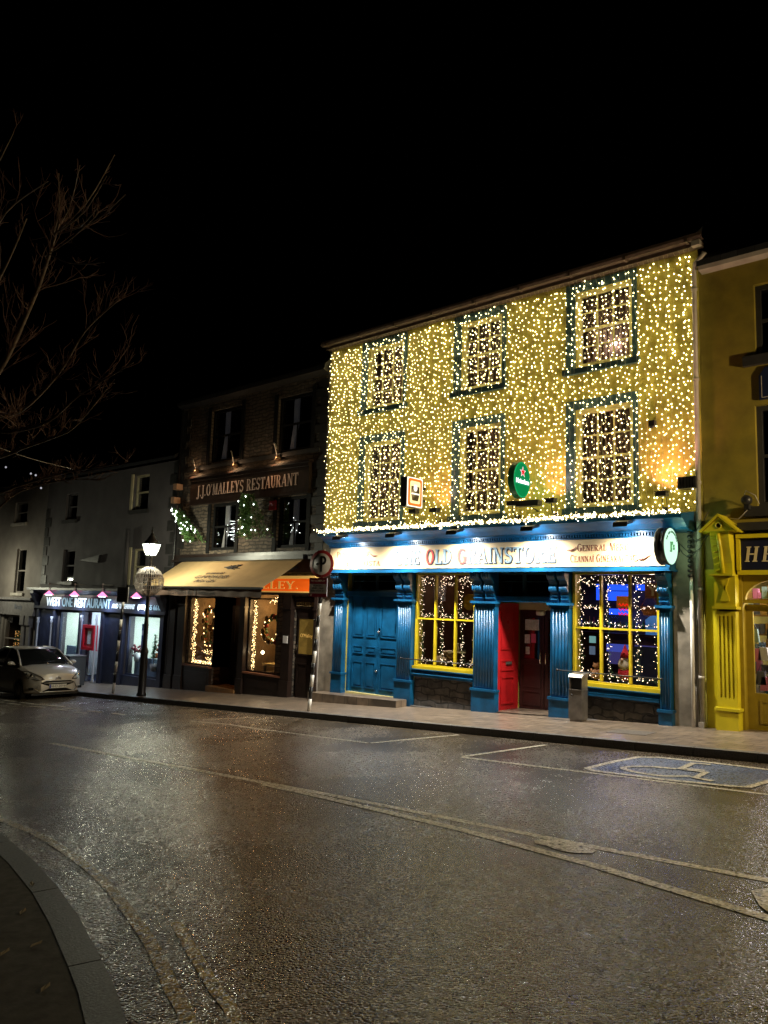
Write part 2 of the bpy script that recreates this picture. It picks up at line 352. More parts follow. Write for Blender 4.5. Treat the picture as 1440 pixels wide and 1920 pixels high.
def ARC(cx, cy, rx, ry, a0, a1, tx, ty, n=14):
    out = []
    for i in range(n):
        p, q = [math.radians(a0 + (a1 - a0) * j / n) for j in (i, i + 1)]
        out.append([(cx + rx * math.cos(p), cy + ry * math.sin(p)), (cx + rx * math.cos(q), cy + ry * math.sin(q)),
                    (cx + (rx - tx) * math.cos(q), cy + (ry - ty) * math.sin(q)), (cx + (rx - tx) * math.cos(p), cy + (ry - ty) * math.sin(p))])
    return out
T_ = 0.18; t_ = 0.08
GL = {
 'T': (0.80, [B(0, .90, .8, 1), B(0, .76, .05, .9), B(.75, .76, .8, .9)] + [B(.31, 0, .49, .9), B(.22, 0, .58, .06)]),
 'H': (0.86, SV(.08) + SV(.60) + [B(.26, .46, .60, .55)]),
 'E': (0.72, SV(.08) + [B(.26, .93, .68, 1), B(.26, .46, .55, .54), B(.26, 0, .68, .07), B(.62, .8, .68, .93), B(.62, .07, .68, .22), B(.51, .38, .55, .62)]),
 'O': (0.88, ARC(.44, .5, .42, .52, 0, 360, T_, t_, 28)),
 'L': (0.70, SV(.08) + [B(.26, 0, .66, .07), B(.60, .07, .66, .24)]),
 'D': (0.84, SV(.08) + ARC(.26, .5, .54, .5, -90, 90, T_, t_)),
 'G': (0.88, ARC(.44, .5, .42, .52, 45, 345, T_, t_, 24) + [B(.62, .05, .80, .46), B(.52, .42, .86, .48)]),
 'R': (0.86, SV(.08) + ARC(.26, .74, .46, .26, -90, 90, .17, .07) + DG(.60, 0, .34, .48, .19) + [B(.56, 0, .86, .06)]),
 'A': (0.88, DG(.02, 0, .40, 1, .08) + DG(.62, 0, .36, 1, .19) + [B(.22, .30, .62, .37), B(-.03, 0, .20, .06), B(.56, 0, .88, .06)]),
 'I': (0.36, SV(.09)),
 'N': (0.88, [B(.10, 0, .18, 1), B(.70, 0, .78, 1), B(.02, 0, .26, .06), B(.60, .94, .88, 1), B(.0, .94, .2, 1)] + DG(.62, 0, .08, 1, .18)),
 'S': (0.70, ARC(.35, .74, .30, .28, 30, 270, .13, .1) + ARC(.35, .26, .32, .28, -150, 90, .15, .1) + [B(.58, .74, .63, 1), B(.04, 0, .09, .26)]),
 'J': (0.52, [B(.22, .1, .40, 1), B(.12, .94, .5, 1)] + ARC(.16, .0, .24, .22, -160, 0, .15, .08) + [B(.22, -.02, .40, .1)]),
 'M': (1.04, [B(.10, 0, .18, 1), B(.02, 0, .26, .06)] + DG(.44, 0, .12, 1, .17) + DG(.44, 0, .74, 1, .09) + SV(.76)),
 'Y': (0.84, DG(.32, .45, .0, 1, .19) + DG(.40, .45, .68, 1, .08) + [B(.32, 0, .50, .5), B(.22, 0, .60, .06), B(-.04, .94, .25, 1), B(.6, .94, .84, 1)]),
 'U': (0.86, [B(.08, .3, .26, 1), B(.66, .3, .74, 1), B(.0, .94, .34, 1), B(.56, .94, .84, 1)] + ARC(.41, .32, .33, .34, 180, 360, T_, .09)),
 'C': (0.80, ARC(.44, .5, .42, .52, 45, 315, T_, t_, 22) + [B(.68, .70, .74, .98)]),
 'P': (0.78, SV(.08) + ARC(.26, .73, .46, .27, -90, 90, .17, .07)),
 'B': (0.80, SV(.08) + ARC(.26, .76, .40, .24, -90, 90, .16, .07) + ARC(.26, .27, .48, .27, -90, 90, .17, .07)),
 "'": (0.24, [[(.08, .72), (.15, .72), (.2, 1), (.04, 1)]]), '.': (0.28, [B(.06, 0, .22, .15)]), ' ': (0.42, []),
}
GL['Ó'] = (0.88, GL['O'][1] + [[(.40, 1.08), (.48, 1.08), (.62, 1.26), (.5, 1.26)]])
GL['Í'] = (0.36, GL['I'][1] + [[(.12, 1.06), (.2, 1.06), (.34, 1.24), (.22, 1.24)]])
GL['Á'] = (0.88, GL['A'][1] + [[(.40, 1.06), (.48, 1.06), (.62, 1.24), (.5, 1.24)]])
def serif(mb, s, x0, z0, h, y, m, xs=0.9, gap=0.1, slant=0.0, width=None, small=1.0, dx=0, dz=0, skip=None, grow=0.0):
    adv = [0.0]; 
    def hs(i, ch): return 1.0 if (i == 0 or s[i - 1] == ' ' or small == 1.0) else small
    for i, ch in enumerate(s): adv.append(adv[-1] + (GL[ch][0] + gap) * hs(i, ch))
    tot = adv[-1] - gap
    k = (width / (tot * h)) if width else xs
    mb.use(m); n = 0
    for i, ch in enumerate(s):
        if skip and not skip(i): continue
        q = hs(i, ch)
        for poly in GL[ch][1]:
            n += 1; e = n % 7 * 0.0006
            if grow:
                cx = sum(p[0] for p in poly) / len(poly); cz = sum(p[1] for p in poly) / len(poly)
                poly = [(u + (grow if u > cx else -grow) , v + (grow if v > cz else -grow)) for u, v in poly]
            pts = [(x0 + dx + (adv[i] + u * q + slant * v * q) * h * k, z0 + dz + v * q * h) for u, v in poly]
            mb.prism(pts, lambda u, v, d: (u, d, v), y - e, y + 0.012)

def wall_holes(mb, x0, x1, z0, z1, y, th, holes):
    xs = sorted({x0, x1, *[h[0] for h in holes], *[h[1] for h in holes]}); zs = sorted({z0, z1, *[h[2] for h in holes], *[h[3] for h in holes]})
    for i in range(len(xs) - 1):
        for j in range(len(zs) - 1):
            cx = (xs[i] + xs[i + 1]) / 2; cz = (zs[j] + zs[j + 1]) / 2
            if any(h[0] < cx < h[1] and h[2] < cz < h[3] for h in holes): continue
            for yy in (y, y + th):
                mb.quad((xs[i], yy, zs[j]), (xs[i + 1], yy, zs[j]), (xs[i + 1], yy, zs[j + 1]), (xs[i], yy, zs[j + 1]))
    for a, b, c, d in holes:
        mb.quad((a, y, c), (a, y + th, c), (a, y + th, d), (a, y, d)); mb.quad((b, y, c), (b, y + th, c), (b, y + th, d), (b, y, d))
        mb.quad((a, y, c), (b, y, c), (b, y + th, c), (a, y + th, c)); mb.quad((a, y, d), (b, y, d), (b, y + th, d), (a, y + th, d))
    mb.quad((x0, y, z0), (x0, y + th, z0), (x0, y + th, z1), (x0, y, z1)); mb.quad((x1, y, z0), (x1, y + th, z0), (x1, y + th, z1), (x1, y, z1))
def frame(mb, x0, x1, z0, z1, y0, y1, w_):
    mb.box(x0, x0 + w_, y0, y1, z0, z1); mb.box(x1 - w_, x1, y0, y1, z0, z1)
    mb.box(x0 + w_, x1 - w_, y0, y1, z0, z0 + w_); mb.box(x0 + w_, x1 - w_, y0, y1, z1 - w_, z1)
def room(mb, x0, x1, y0, y1, z0, z1):
    mb.quad((x0, y1, z0), (x1, y1, z0), (x1, y1, z1), (x0, y1, z1)); mb.quad((x0, y0, z0), (x0, y1, z0), (x0, y1, z1), (x0, y0, z1))
    mb.quad((x1, y0, z0), (x1, y1, z0), (x1, y1, z1), (x1, y0, z1)); mb.quad((x0, y0, z0), (x1, y0, z0), (x1, y1, z0), (x0, y1, z0))
    mb.quad((x0, y0, z1), (x1, y0, z1), (x1, y1, z1), (x0, y1, z1))
def shell(mb, x0, x1, z0, z1, y0, depth):   # side and back walls of a building
    mb.box(x0, x0 + .25, y0, depth, z0, z1); mb.box(x1 - .25, x1, y0, depth, z0, z1); mb.box(x0 + .25, x1 - .25, depth - .25, depth, z0, z1)
def roof(name, x0, x1, z, y0, depth, rise, parent, eave=0.25):
    mb = MB(); ym = (y0 + depth) / 2; th = .12
    for a, b, za, zb in ((y0 - eave, ym, z - .02, z + rise), (depth + eave, ym, z - .02, z + rise)):
        mb.add([(x0, a, za), (x1, a, za), (x1, b, zb), (x0, b, zb), (x0, a, za + th), (x1, a, za + th), (x1, b, zb + th), (x0, b, zb + th)],
               [(0, 1, 2, 3), (4, 7, 6, 5), (0, 4, 5, 1), (1, 5, 6, 2), (2, 6, 7, 3), (3, 7, 4, 0)])
    for x in (x0 + .02, x1 - .14): mb.prism([(y0, z), (depth, z), (ym, z + rise)], lambda u, v, d: (d, u, v), x, x + .12)
    return mb.build(name, M['slate'], parent)
def chimney(x, y, z0, z1, wx, parent, pots=3):
    c = MB().box(x - wx / 2, x + wx / 2, y - .35, y + .35, z0, z1).box(x - wx / 2 - .06, x + wx / 2 + .06, y - .41, y + .41, z1, z1 + .12).build('chimney', M['grey'], parent)
    for k in range(pots): MB().lathe((x - wx / 2 + wx * (k + .5) / pots, y, z1 + .12), [(.13, 0), (.11, .1), (.1, .45), (.13, .5)], 10).build('chimney_pot', M['terracotta'], c)
    return c

#=STREET=
# ---------------------------------------------------------------- ground, road, pavements
def slab(name, poly, off, m, thick=0.0, kind='structure'):
    mb = MB()
    if thick: mb.prism(poly, lambda u, v, d: (u, v, S * u + d), off, off - thick)
    else: mb.add([(x, y, S * x + off) for x, y in poly], [tuple(range(len(poly)))])
    o = mb.build(name, m); o['kind'] = kind; return o
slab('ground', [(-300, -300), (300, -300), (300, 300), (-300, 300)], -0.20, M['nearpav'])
slab('road', [(-120, -40), (60, -40), (60, -2.6), (-120, -2.6)], -0.12, M['asphalt'])
slab('pavement', [(-120, -2.44), (60, -2.44), (60, 0.6), (-120, 0.6)], 0.0, M['paving'])
mb = MB()
x = -60.0
while x < 12:
    L = 0.9; mb.add([(x + a * (L - .012), -2.6 + b * .16 + (0.02 if (b == 0 and c == 1) else 0), S * (x + a * L) + (-.2 if c == 0 else 0.006)) for a in (0, 1) for b in (0, 1) for c in (0, 1)],
                    [(0, 1, 3, 2), (4, 6, 7, 5), (0, 4, 5, 1), (2, 3, 7, 6), (0, 2, 6, 4), (1, 5, 7, 3)])
    x += L
o = mb.build('kerb', M['kerb']); o['kind'] = 'structure'
# near pavement with its curved kerb
kp = [(-60, -10.9), (-20, -10.9), (-12, -10.92), (-9.6, -11.0), (-8.2, -11.2), (-7.25, -11.38), (-6.23, -11.56), (-5.39, -11.75), (-4.72, -11.94), (-4.04, -12.16), (-3.69, -12.28), (-3.32, -12.43), (-3.1, -12.58), (-2.96, -12.8), (-2.88, -13.2), (-2.85, -14.0), (-2.85, -18), (-2.85, -30)]
def offs(p, d):
    out = []
    for i in range(len(p)):
        a = Vector(p[max(i - 1, 0)]); b = Vector(p[min(i + 1, len(p) - 1)]); t = (b - a).normalized(); n = Vector((t.y, -t.x)); out.append(tuple(Vector(p[i]) + n * d))
    return out
def resample(p, st):
    out = [Vector(p[0])]
    for i in range(1, len(p)):
        a, b = Vector(p[i - 1]), Vector(p[i]); n = max(1, int((b - a).length / st))
        out += [a + (b - a) * k / n for k in range(1, n + 1)]
    return [tuple(q) for q in out]
kp = resample(kp, 0.3); inner = offs(kp, 0.17)
mb = MB(); run = 0.0
for i in range(len(kp) - 1):
    a, b, c, d = kp[i], kp[i + 1], inner[i + 1], inner[i]
    sl = (Vector(b) - Vector(a)).length; g = 0.012 if run > 0.85 else 0.0; run = 0 if g else run + sl
    t = (Vector(b) - Vector(a)) / max(sl, 1e-6) * g
    pts = [(a[0] + t.x, a[1] + t.y), b, c, (d[0] + t.x, d[1] + t.y)]
    mb.prism(pts, lambda u, v, dd: (u, v, S * u + dd), 0.004, -.2)
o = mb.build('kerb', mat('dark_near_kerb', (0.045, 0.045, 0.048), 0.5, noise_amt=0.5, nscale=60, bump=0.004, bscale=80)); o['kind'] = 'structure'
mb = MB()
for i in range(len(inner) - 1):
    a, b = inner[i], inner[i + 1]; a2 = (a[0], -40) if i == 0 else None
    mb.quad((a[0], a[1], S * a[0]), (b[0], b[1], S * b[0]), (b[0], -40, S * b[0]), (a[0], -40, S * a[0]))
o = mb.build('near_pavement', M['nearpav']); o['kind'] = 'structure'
# painted markings
def ribbon(mb, pts, w_, off, closed=False):
    P = [Vector(p) for p in pts]; n = len(P); L = []; R_ = []
    for i in range(n):
        a = P[(i - 1) % n] if (closed or i) else P[i]; b = P[(i + 1) % n] if (closed or i < n - 1) else P[i]
        t = (b - a).normalized(); q = Vector((-t.y, t.x)) * w_ / 2; L.append(P[i] + q); R_.append(P[i] - q)
    for i in range(n if closed else n - 1):
        j = (i + 1) % n
        mb.quad(*[(p.x, p.y, S * p.x + off) for p in (L[i], L[j], R_[j], R_[i])])
def smooth(pts, n=6, closed=False):
    P = [Vector(p) for p in pts]; out = []; N = len(P)
    for i in range(N if closed else N - 1):
        p0 = P[(i - 1) % N] if (closed or i) else P[i]; p1 = P[i]; p2 = P[(i + 1) % N]; p3 = P[(i + 2) % N] if (closed or i + 2 < N) else P[(i + 1) % N]
        for k in range(n):
            t = k / n
            out.append(0.5 * ((2 * p1) + (p2 - p0) * t + (2 * p0 - 5 * p1 + 4 * p2 - p3) * t * t + (3 * p1 - p0 - 3 * p2 + p3) * t ** 3))
    if not closed: out.append(P[-1])
    return out
mb = MB()
ribbon(mb, [(-13.4, -8.0), (-6.6, -7.95), (-3, -8.02), (1.5, -8.02)], 0.10, -0.116)
ribbon(mb, [(-7.6, -8.04), (-6.4, -8.10), (-4.43, -8.27), (-2.99, -8.5), (-2.06, -8.72), (-1.54, -8.84), (0.5, -9.3)], 0.11, -0.114)
ribbon(mb, [(-6.87, -4.8), (-4.5, -4.79), (4, -4.76)], 0.07, -0.116)
ribbon(mb, [(-6.87, -4.78), (-6.48, -2.95)], 0.09, -0.112)
ribbon(mb, [(-8.37, -2.78), (-8.95, -4.55)], 0.07, -0.116)
ribbon(mb, [(-8.95, -4.6), (-12, -4.5), (-13.05, -4.4), (-14.3, -4.5)], 0.05, -0.112)
ribbon(mb, [RP(380, 1350), RP(475, 1346)], 0.07, -0.110)
for a, b in (((0, 1317), (6, 1317.5)), ((8, 1314), (30, 1316)), ((14, 1319.5), (38, 1321.5)), ((38, 1318), (62, 1320)), ((56, 1325), (84, 1327)), ((58, 1320.5), (122, 1326)), ((98, 1330), (126, 1332.5)), ((124, 1328.5), (150, 1331)), ((138, 1335.5), (164, 1338)), ((165, 1333.5), (192, 1336)), ((210, 1338), (235, 1341))):
    ribbon(mb, [RP(*a), RP(*b)], 0.10, -0.108)
ribbon(mb, [(-24, -4.75), (-60, -4.75)], 0.07, -0.114)
# worn remains of two arrows
random.seed(3)
c = RP(1060, 1588); pts = [(c[0] + (.30 + .05 * random.uniform(-1, 1)) * math.cos(t * .35), c[1] + (.13 + .03 * random.uniform(-1, 1)) * math.sin(t * .35)) for t in range(18)]
mb.add([(x, y, S * x - .112) for x, y in pts], [tuple(range(18))])
pts = [RP(1408, 1672), RP(1440, 1668), RP(1500, 1670), RP(1500, 1700), RP(1440, 1712), RP(1424, 1700)]
mb.add([(x, y, S * x - .111) for x, y in pts], [tuple(range(6))])
o = mb.build('road_marking', M['paint']); o['kind'] = 'structure'
mb = MB()
yl = [(-40, -10.66), (-14, -10.68), (-10.5, -10.72), RP(0, 1535), RP(80, 1570), RP(180, 1640), RP(270, 1750), RP(320, 1850), RP(350, 1912), (-3.02, -12.35), (-2.8, -12.8), (-2.72, -14), (-2.72, -16)]
ribbon(mb, smooth(yl), 0.085, -0.116)
yl2 = [RP(330, 1730), RP(352, 1770), RP(400, 1850), RP(440, 1918), (-2.7, -12.4), (-2.5, -13.0), (-2.45, -14)]
ribbon(mb, smooth(yl2), 0.075, -0.116)
o = mb.build('yellow_line', M['ypaint']); o['kind'] = 'structure'
outl = [RP(*p) for p in ((1101, 1441.5), (1150, 1429), (1197, 1420.5), (1234, 1421), (1330, 1430.5), (1440, 1444), (1500, 1452), (1440, 1466), (1403, 1477), (1376, 1475.5), (1244, 1462.5), (1113, 1446))]
mb = MB(); mb.add([(x, y, S * x - .117) for x, y in outl], [tuple(range(len(outl)))]); o = mb.build('parking_bay_paint', M['bluepaint']); o['kind'] = 'structure'
mb = MB(); ribbon(mb, outl, 0.10, -0.111, True)
ribbon(mb, smooth([RP(*p) for p in ((1295, 1456.5), (1245, 1456.5), (1197, 1450), (1170, 1443), (1179, 1438.8), (1218, 1438.8), (1268, 1443))]), 0.09, -0.108)
ribbon(mb, [RP(*p) for p in ((1332, 1435.5), (1300, 1432.5), (1275, 1443.5), (1324, 1450), (1303, 1460), (1337, 1466.3))], 0.10, -0.105)
ribbon(mb, [RP(*p) for p in ((1276, 1443), (1322, 1447))], 0.08, -0.102)
o = mb.build('wheelchair_symbol', M['paint']); o['kind'] = 'structure'

#=PUB=
# ---------------------------------------------------------------- the pub
pub = thing('pub_building', 'three storey ochre pub with blue shopfront, its upper walls curtained in fairy lights', 'building', (-9.9, 0, gz(-9.9)))
COL = [(-13.78, -12.2), (-10.69, -9.21), (-7.67, -6.08)]; ROW = [(3.78, 6.22), (6.80, 8.83)]
op = []
for a, b in COL:
    for c, d in ROW: op.append((a + .22, b - .1, c + .14, d - .2))
shop = [(-14.0, -12.2, -1.5, 2.57), (-11.72, -9.98, .32, 2.57), (-9.5, -8.0, -1.5, 2.57), (-7.5, -5.68, .32, 2.57)]
mb = MB(); wall_holes(mb, -15.0, -4.85, -1.5, 8.95, 0, .3, op + shop); shell(mb, -15.0, -4.85, -1.5, 8.95, .3, 9); mb.build('wall', M['puby'], pub)
MB().box(-14.97, -4.88, -.012, 0, -1.5, 3.0).build  # (plaster band is built in pieces below)
roof('roof', -15.05, -4.8, 8.98, 0, 9, 3.6, pub)
chimney(-15.3, 4.0, 11.5, 13.6, 1.5, pub, 4)
g = MB()
g.box(-15.02, -4.72, -.20, 0, 8.86, 8.93)           # soffit
g.box(-15.02, -4.72, -.22, -.20, 8.84, 8.98)
prof = [(-.22, 8.92), (-.34, 8.92), (-.37, 8.97), (-.37, 9.03), (-.355, 9.03), (-.35, 8.975), (-.33, 8.94), (-.22, 8.94)]
g.prism(prof, lambda u, v, d: (d, u, v), -15.08, -4.66)
for k in range(9): g.box(-14.9 + k * 1.24, -14.84 + k * 1.24, -.375, -.2, 8.90, 9.035)
g.build('gutter', M['gutter'], pub)
MB().box(-4.86, -4.70, -.34, -.22, 8.80, 8.90).build('gutter_end', M['pipe'], pub)
for ci, (a, b) in enumerate(COL):
    for ri, (c, d) in enumerate(ROW):
        x0, x1, z0, z1 = a + .22, b - .1, c + .14, d - .2
        fr = MB().use(M['sash']); frame(fr, x0, x1, z0, z1, .04, .16, .09)
        gx0, gx1, gz0, gz1 = x0 + .09, x1 - .09, z0 + .09, z1 - .09; zm = (gz0 + gz1) / 2
        fr.box(gx0, gx1, .07, .13, zm - .025, zm + .025)
        for k in (1, 2): xx = gx0 + (gx1 - gx0) * k / 3; fr.box(xx - .016, xx + .016, .085, .115, gz0, zm - .025); fr.box(xx - .016, xx + .016, .085, .115, zm + .025, gz1)
        for zz in ((gz0 + zm) / 2, (gz1 + zm) / 2):
            for k in range(3): fr.box(gx0 + (gx1 - gx0) * k / 3 + .016, gx0 + (gx1 - gx0) * (k + 1) / 3 - .016, .088, .112, zz - .015, zz + .015)
        win = fr.build('window', None, pub)
        s = MB(); s.box(a, x0, -.03, .001, c + .12, d); s.box(x1, b, -.03, .001, c + .12, d); s.box(x0, x1, -.03, .001, z1, d)
        s.build('surround', M['teal'], win)
        MB().box(a - .06, b + .06, -.09, .001, c, c + .12).build('sill', M['teal'], win)
        MB().box(gx0, gx1, .098, .102, gz0, gz1).build('pane', M['glass'], win)
        rm = MB(); room(rm, x0 - .1, x1 + .1, .301, 1.0, z0 - .1, z1 + .1)
        for k in range(10): # drawn curtain folds
            xx = x0 + (x1 - x0) * (k + .5) / 10; rm.tube([(xx, .5, z0), (xx, .5, z1)], .07 if (ci + ri) % 2 else .05, 6, False)
        rm.build('curtained_room', M['upper'], win)
lampwin = thing('room_lamp', 'bright bulb seen inside the top right window', 'lamp', (-6.75, .40, 7.48))
MB().sph((-6.75, .40, 7.48), .05).build('bulb', emis('room_lamp_bulb', (1, .92, .9), 20), lampwin)
MB().tube([(-6.75, .40, 7.53), (-6.75, .40, 8.6)], .008, 5).build('flex', M['black'], lampwin)
light('POINT', (-6.75, .30, 7.48), (1, .85, .8), 4, lampwin, .06)

# shopfront timber
pil = []
for a, b, cons in ((-14.38, -14.0, 1), (-12.2, -11.68, 2), (-9.92, -9.30, 2), (-7.98, -7.5, 2), (-5.68, -5.42, 1)):
    gr = gz(a) - .05 if a > -14 or a < -14.3 and False else gz(a) - .05
    p = MB(); p.box(a + .03, b - .03, -.13, 0, -.06, 1.86)
    n = max(3, int((b - a) / .085)); fw = (b - a - .10) / n
    for k in range(n): xx = a + .05 + fw * (k + .5); p.tube([(xx, -.13, .02), (xx, -.13, 1.78)], fw * .36, 8)
    p.box(a + .03, a + .05, -.15, -.13, -.02, 1.8); p.box(b - .05, b - .03, -.15, -.13, -.02, 1.8)
    p.box(a, b, -.17, 0, gr, -.06); p.box(a - .02, b + .02, -.20, 0, -.06, -.01)
    p.box(a, b, -.18, 0, 1.83, 1.87); p.box(a - .03, b + .03, -.22, 0, 1.87, 1.92)
    po = p.build('pilaster', M['blue'], pub)
    cw = (b - a) / cons
    for k in range(cons):
        c0, c1 = a + cw * k + .03, a + cw * (k + 1) - .03
        q = MB(); prof = [(0, 1.92), (-.12, 1.92), (-.15, 1.98), (-.14, 2.06), (-.17, 2.13), (-.24, 2.17), (-.25, 2.23), (-.22, 2.30), (-.25, 2.37), (-.31, 2.41), (-.35, 2.47), (-.35, 2.535), (-.30, 2.57), (0, 2.57)]
        q.prism(prof, lambda u, v, d: (d, u, v), c0, c1)
        for z_, y_ in ((2.50, -.335), (2.22, -.235)):
            for j in range(4): xx = c0 + (c1 - c0) * (j + .5) / 4; q.sph((xx, y_, z_), (c1 - c0) / 8, 8, 6, (1, 1.2, 2.4))
        for j in range(5): q.box(c0 + .01, c1 - .01, -.15 - .035 * (j % 2), -.12, 1.95 + j * .035, 1.97 + j * .035)
        q.build('console', M['blue'], po)
f = MB(); f.box(-14.42, -5.36, -.33, 0, 2.575, 3.30); f.box(-14.46, -5.32, -.42, 0, 2.56, 2.60); f.box(-14.44, -5.34, -.385, -.33, 2.60, 2.64)
f.box(-14.42, -5.36, -.37, -.33, 3.21, 3.235)
for k in range(150): xx = -14.4 + k * .06; f.box(xx, xx + .034, -.40, -.33, 3.245, 3.30)
f.box(-14.44, -5.34, -.42, -.33, 3.30, 3.33)
fas = f.build('fascia', M['blue'], pub)
MB().box(-14.38, -5.46, -.352, -.33, 2.66, 3.21).build('sign_panel', M['cream'], fas)
co = MB(); prof = [(0, 3.30), (-.42, 3.33), (-.50, 3.36), (-.60, 3.44), (-.70, 3.50), (-.78, 3.51), (-.78, 3.58), (-.74, 3.585), (0, 3.70)]
co.prism(prof, lambda u, v, d: (d, u, v), -14.46, -4.98); co.build('cornice', M['blue'], pub)
# lettering
L = MB(); ys = -.356
px2x = lambda px, py=1040: WP(px, py, -.355).x
z_main = 2.76; hM = .34
x0 = px2x(743); x1 = px2x(1042)
txt = "THE OLD GRAINSTORE"
serif(L, txt, x0, z_main, hM, ys, M['dark'], width=x1 - x0, dx=.022, dz=-.018, grow=.035)
serif(L, txt, x0, z_main, hM, ys - .012, M['lblue'], width=x1 - x0, skip=lambda i: i not in (4, 8))
serif(L, txt, x0, z_main, hM, ys - .012, M['redl'], width=x1 - x0, skip=lambda i: i in (4, 8))
for s_, a, b, z_ in (("PUBLIC HOUSE", 632, 693, 2.97), ("TEACH ÓSTA", 642, 713, 2.74)):
    serif(L, s_, px2x(a), z_, .145, ys, M['rust'], width=px2x(b) - px2x(a), small=.82)
for s_, a, b, z_ in (("GENERAL MERCHANT", 1082, 1214, 2.97), ("CEANNAÍ GINEARÁLTA", 1069, 1186, 2.75)):
    serif(L, s_, px2x(a), z_, .15, ys, M['rust'], width=px2x(b) - px2x(a), small=.82)
L.use(M['rust'])
def swish(p, q, up):
    for k in range(3):
        n = 8; P = [(p[0] + (q[0] - p[0]) * t / n, -.362 - k * .002, p[1] + (q[1] - p[1]) * t / n + up * (1 + .35 * k) * math.sin(math.pi * t / n) * (1 - t / n)) for t in range(n + 1)]
        L.tube(P, [.003 + .009 * math.sin(math.pi * t / n) for t in range(n + 1)], 5)
swish((px2x(694), 3.06), (px2x(708), 2.98), -.05); swish((px2x(1080), 3.06), (px2x(1063), 2.99), -.05); swish((px2x(1195), 2.83), (px2x(1220), 2.86), -.06)
L.tube([(px2x(1192) + .05 * math.cos(t * .5), -.362, 2.82 + .06 * math.sin(t * .5)) for t in range(13)], .008, 5)
L.build('lettering', None, fas)
# doors and windows
d = MB(); y = .10
d.box(-14.0, -13.93, .02, .2, -1, 1.98); d.box(-12.27, -12.2, .02, .2, -1, 1.98)
d.box(-13.93, -12.27, y, y + .05, -.5, 1.98)
cols = [(-13.86, -13.50), (-13.40, -13.06), (-12.90, -12.36)]
for a, b in cols:
    for c_, e_ in ((.93, 1.9), (.50, .70), (-.36, .30)):
        for x0_, x1_, z0_, z1_ in ((a, a + .025, c_, e_), (b - .025, b, c_, e_), (a + .025, b - .025, c_, c_ + .025), (a + .025, b - .025, e_ - .025, e_)): d.box(x0_, x1_, y - .022, y, z0_, z1_)
        d.box(a + .06, b - .06, y - .012, y, c_ + .06, e_ - .06)
d.box(-13.99, -13.955, y - .02, y, -.5, -.45)
d.box(-12.985, -12.975, y - .014, y, -.5, 1.98)
dd = d.build('double_door', M['blue'], pub); tag(dd, 'wide blue panelled double door left of the shop window')
h = MB(); h.lathe((-12.94, y - .03, 1.08), [(.03, 0), (.035, -.02), (.02, -.045)], 10, 'y'); h.box(-12.96, -12.92, y - .02, y, 1.05, 1.18); h.build('door_knob', M['chrome'], dd); MB().lathe((-13.0, y, .1), [(.02, 0), (.035, -.04), (.02, -.06)], 10, 'y').build('door_knob', M['chrome'], dd)
MB().box(-14.0, -12.2, -.06, .2, 1.98, 2.06).box(-14.0, -12.2, -.09, .2, 2.06, 2.10).build('transom_bar', M['blue'], pub)
MB().box(-9.5, -8.0, -.06, .2, 1.92, 2.0).box(-9.5, -8.0, -.09, .2, 2.0, 2.04).build('transom_bar', M['blue'], pub)
for a, b, z0_ in ((-14.0, -12.2, 2.10), (-9.5, -8.0, 2.04)):
    t = MB(); frame(t, a, b, z0_, 2.57, .12, .18, .05); xm = (a + b) / 2; t.box(xm - .05, xm + .05, .12, .18, z0_ + .05, 2.52); t.box(a + .05, xm - .05, .13, .17, 2.36, 2.38); t.box(xm + .05, b - .05, .13, .17, 2.36, 2.38)
    tw = t.build('transom_window', M['teal'], pub); MB().box(a + .05, b - .05, .145, .15, z0_ + .05, 2.52).build('pane', M['dglass'], tw)
    rm = MB(); room(rm, a, b, .3, 1.1 if a < -12 else .95, z0_ - .05, 2.6); rm.build('interior', M['upper'], tw)
steps = MB(); steps.prism([(-14.75, -.62), (-13.3, -.62), (-13.3, .1), (-14.75, .1)], lambda u, v, dd: (u, v, -.50 + dd + .03 * (u + 13)), 0, -.5)
steps.prism([(-13.285, -.62), (-11.75, -.60), (-11.75, -.2), (-12.2, .1), (-13.285, .1)], lambda u, v, dd: (u, v, -.50 + dd + .03 * (u + 13)), 0, -.5)
steps.build('doorstep', M['paving'], pub)
MB().box(-14.0, -12.2, .0, .1, -.54, -.48).build('threshold', M['sash'], pub)
# open entrance
e = MB(); e.use(M['puby']); room(e, -9.5, -8.0, .3, .95, -1.2, 1.95)
e.use(M['paving']).quad((-9.5, -.1, S * -9.5 + .02), (-8.0, -.1, S * -8 + .02), (-8.0, .95, S * -8 + .02), (-9.5, .95, S * -9.5 + .02)); e.build('entrance_recess', None, pub)
MB().box(-9.34, -8.0, .88, .949, 1.76, 1.95).build('lintel', M['lintel'], pub)
def leafdoor(x0, x1, name):
    q = MB(); q.use(M['brown']); q.box(x0, x1, .87, .92, -.46, 1.75)
    for z0_, z1_ in ((.62, 1.62), (.02, .54), (-.38, -.06)): frame(q, x0 + .07, x1 - .07, z0_, z1_, .855, .87, .02)
    q.use(M['carglass']).box(x0 + .11, x1 - .11, .864, .87, .66, 1.58)
    return q.build(name, None, pub)
dl = leafdoor(-9.30, -8.68, 'entrance_door'); leafdoor(-8.66, -8.04, 'entrance_door')
MB().tube([(-8.72, .85, .82), (-8.74, .80, .80), (-8.74, .80, .58), (-8.72, .85, .56)], .014, 8).build('door_handle', M['chrome'], dl)
MB().tube([(-8.62, .85, .82), (-8.60, .80, .80), (-8.60, .80, .58), (-8.62, .85, .56)], .014, 8).build('door_handle', M['chrome'], dl)
q = MB(); q.use(M['paper']).box(-9.16, -8.80, .858, .863, 1.30, 1.54); q.box(-9.17, -9.03, .858, .863, 1.0, 1.2); q.box(-9.14, -9.04, .858, .863, .76, .92)
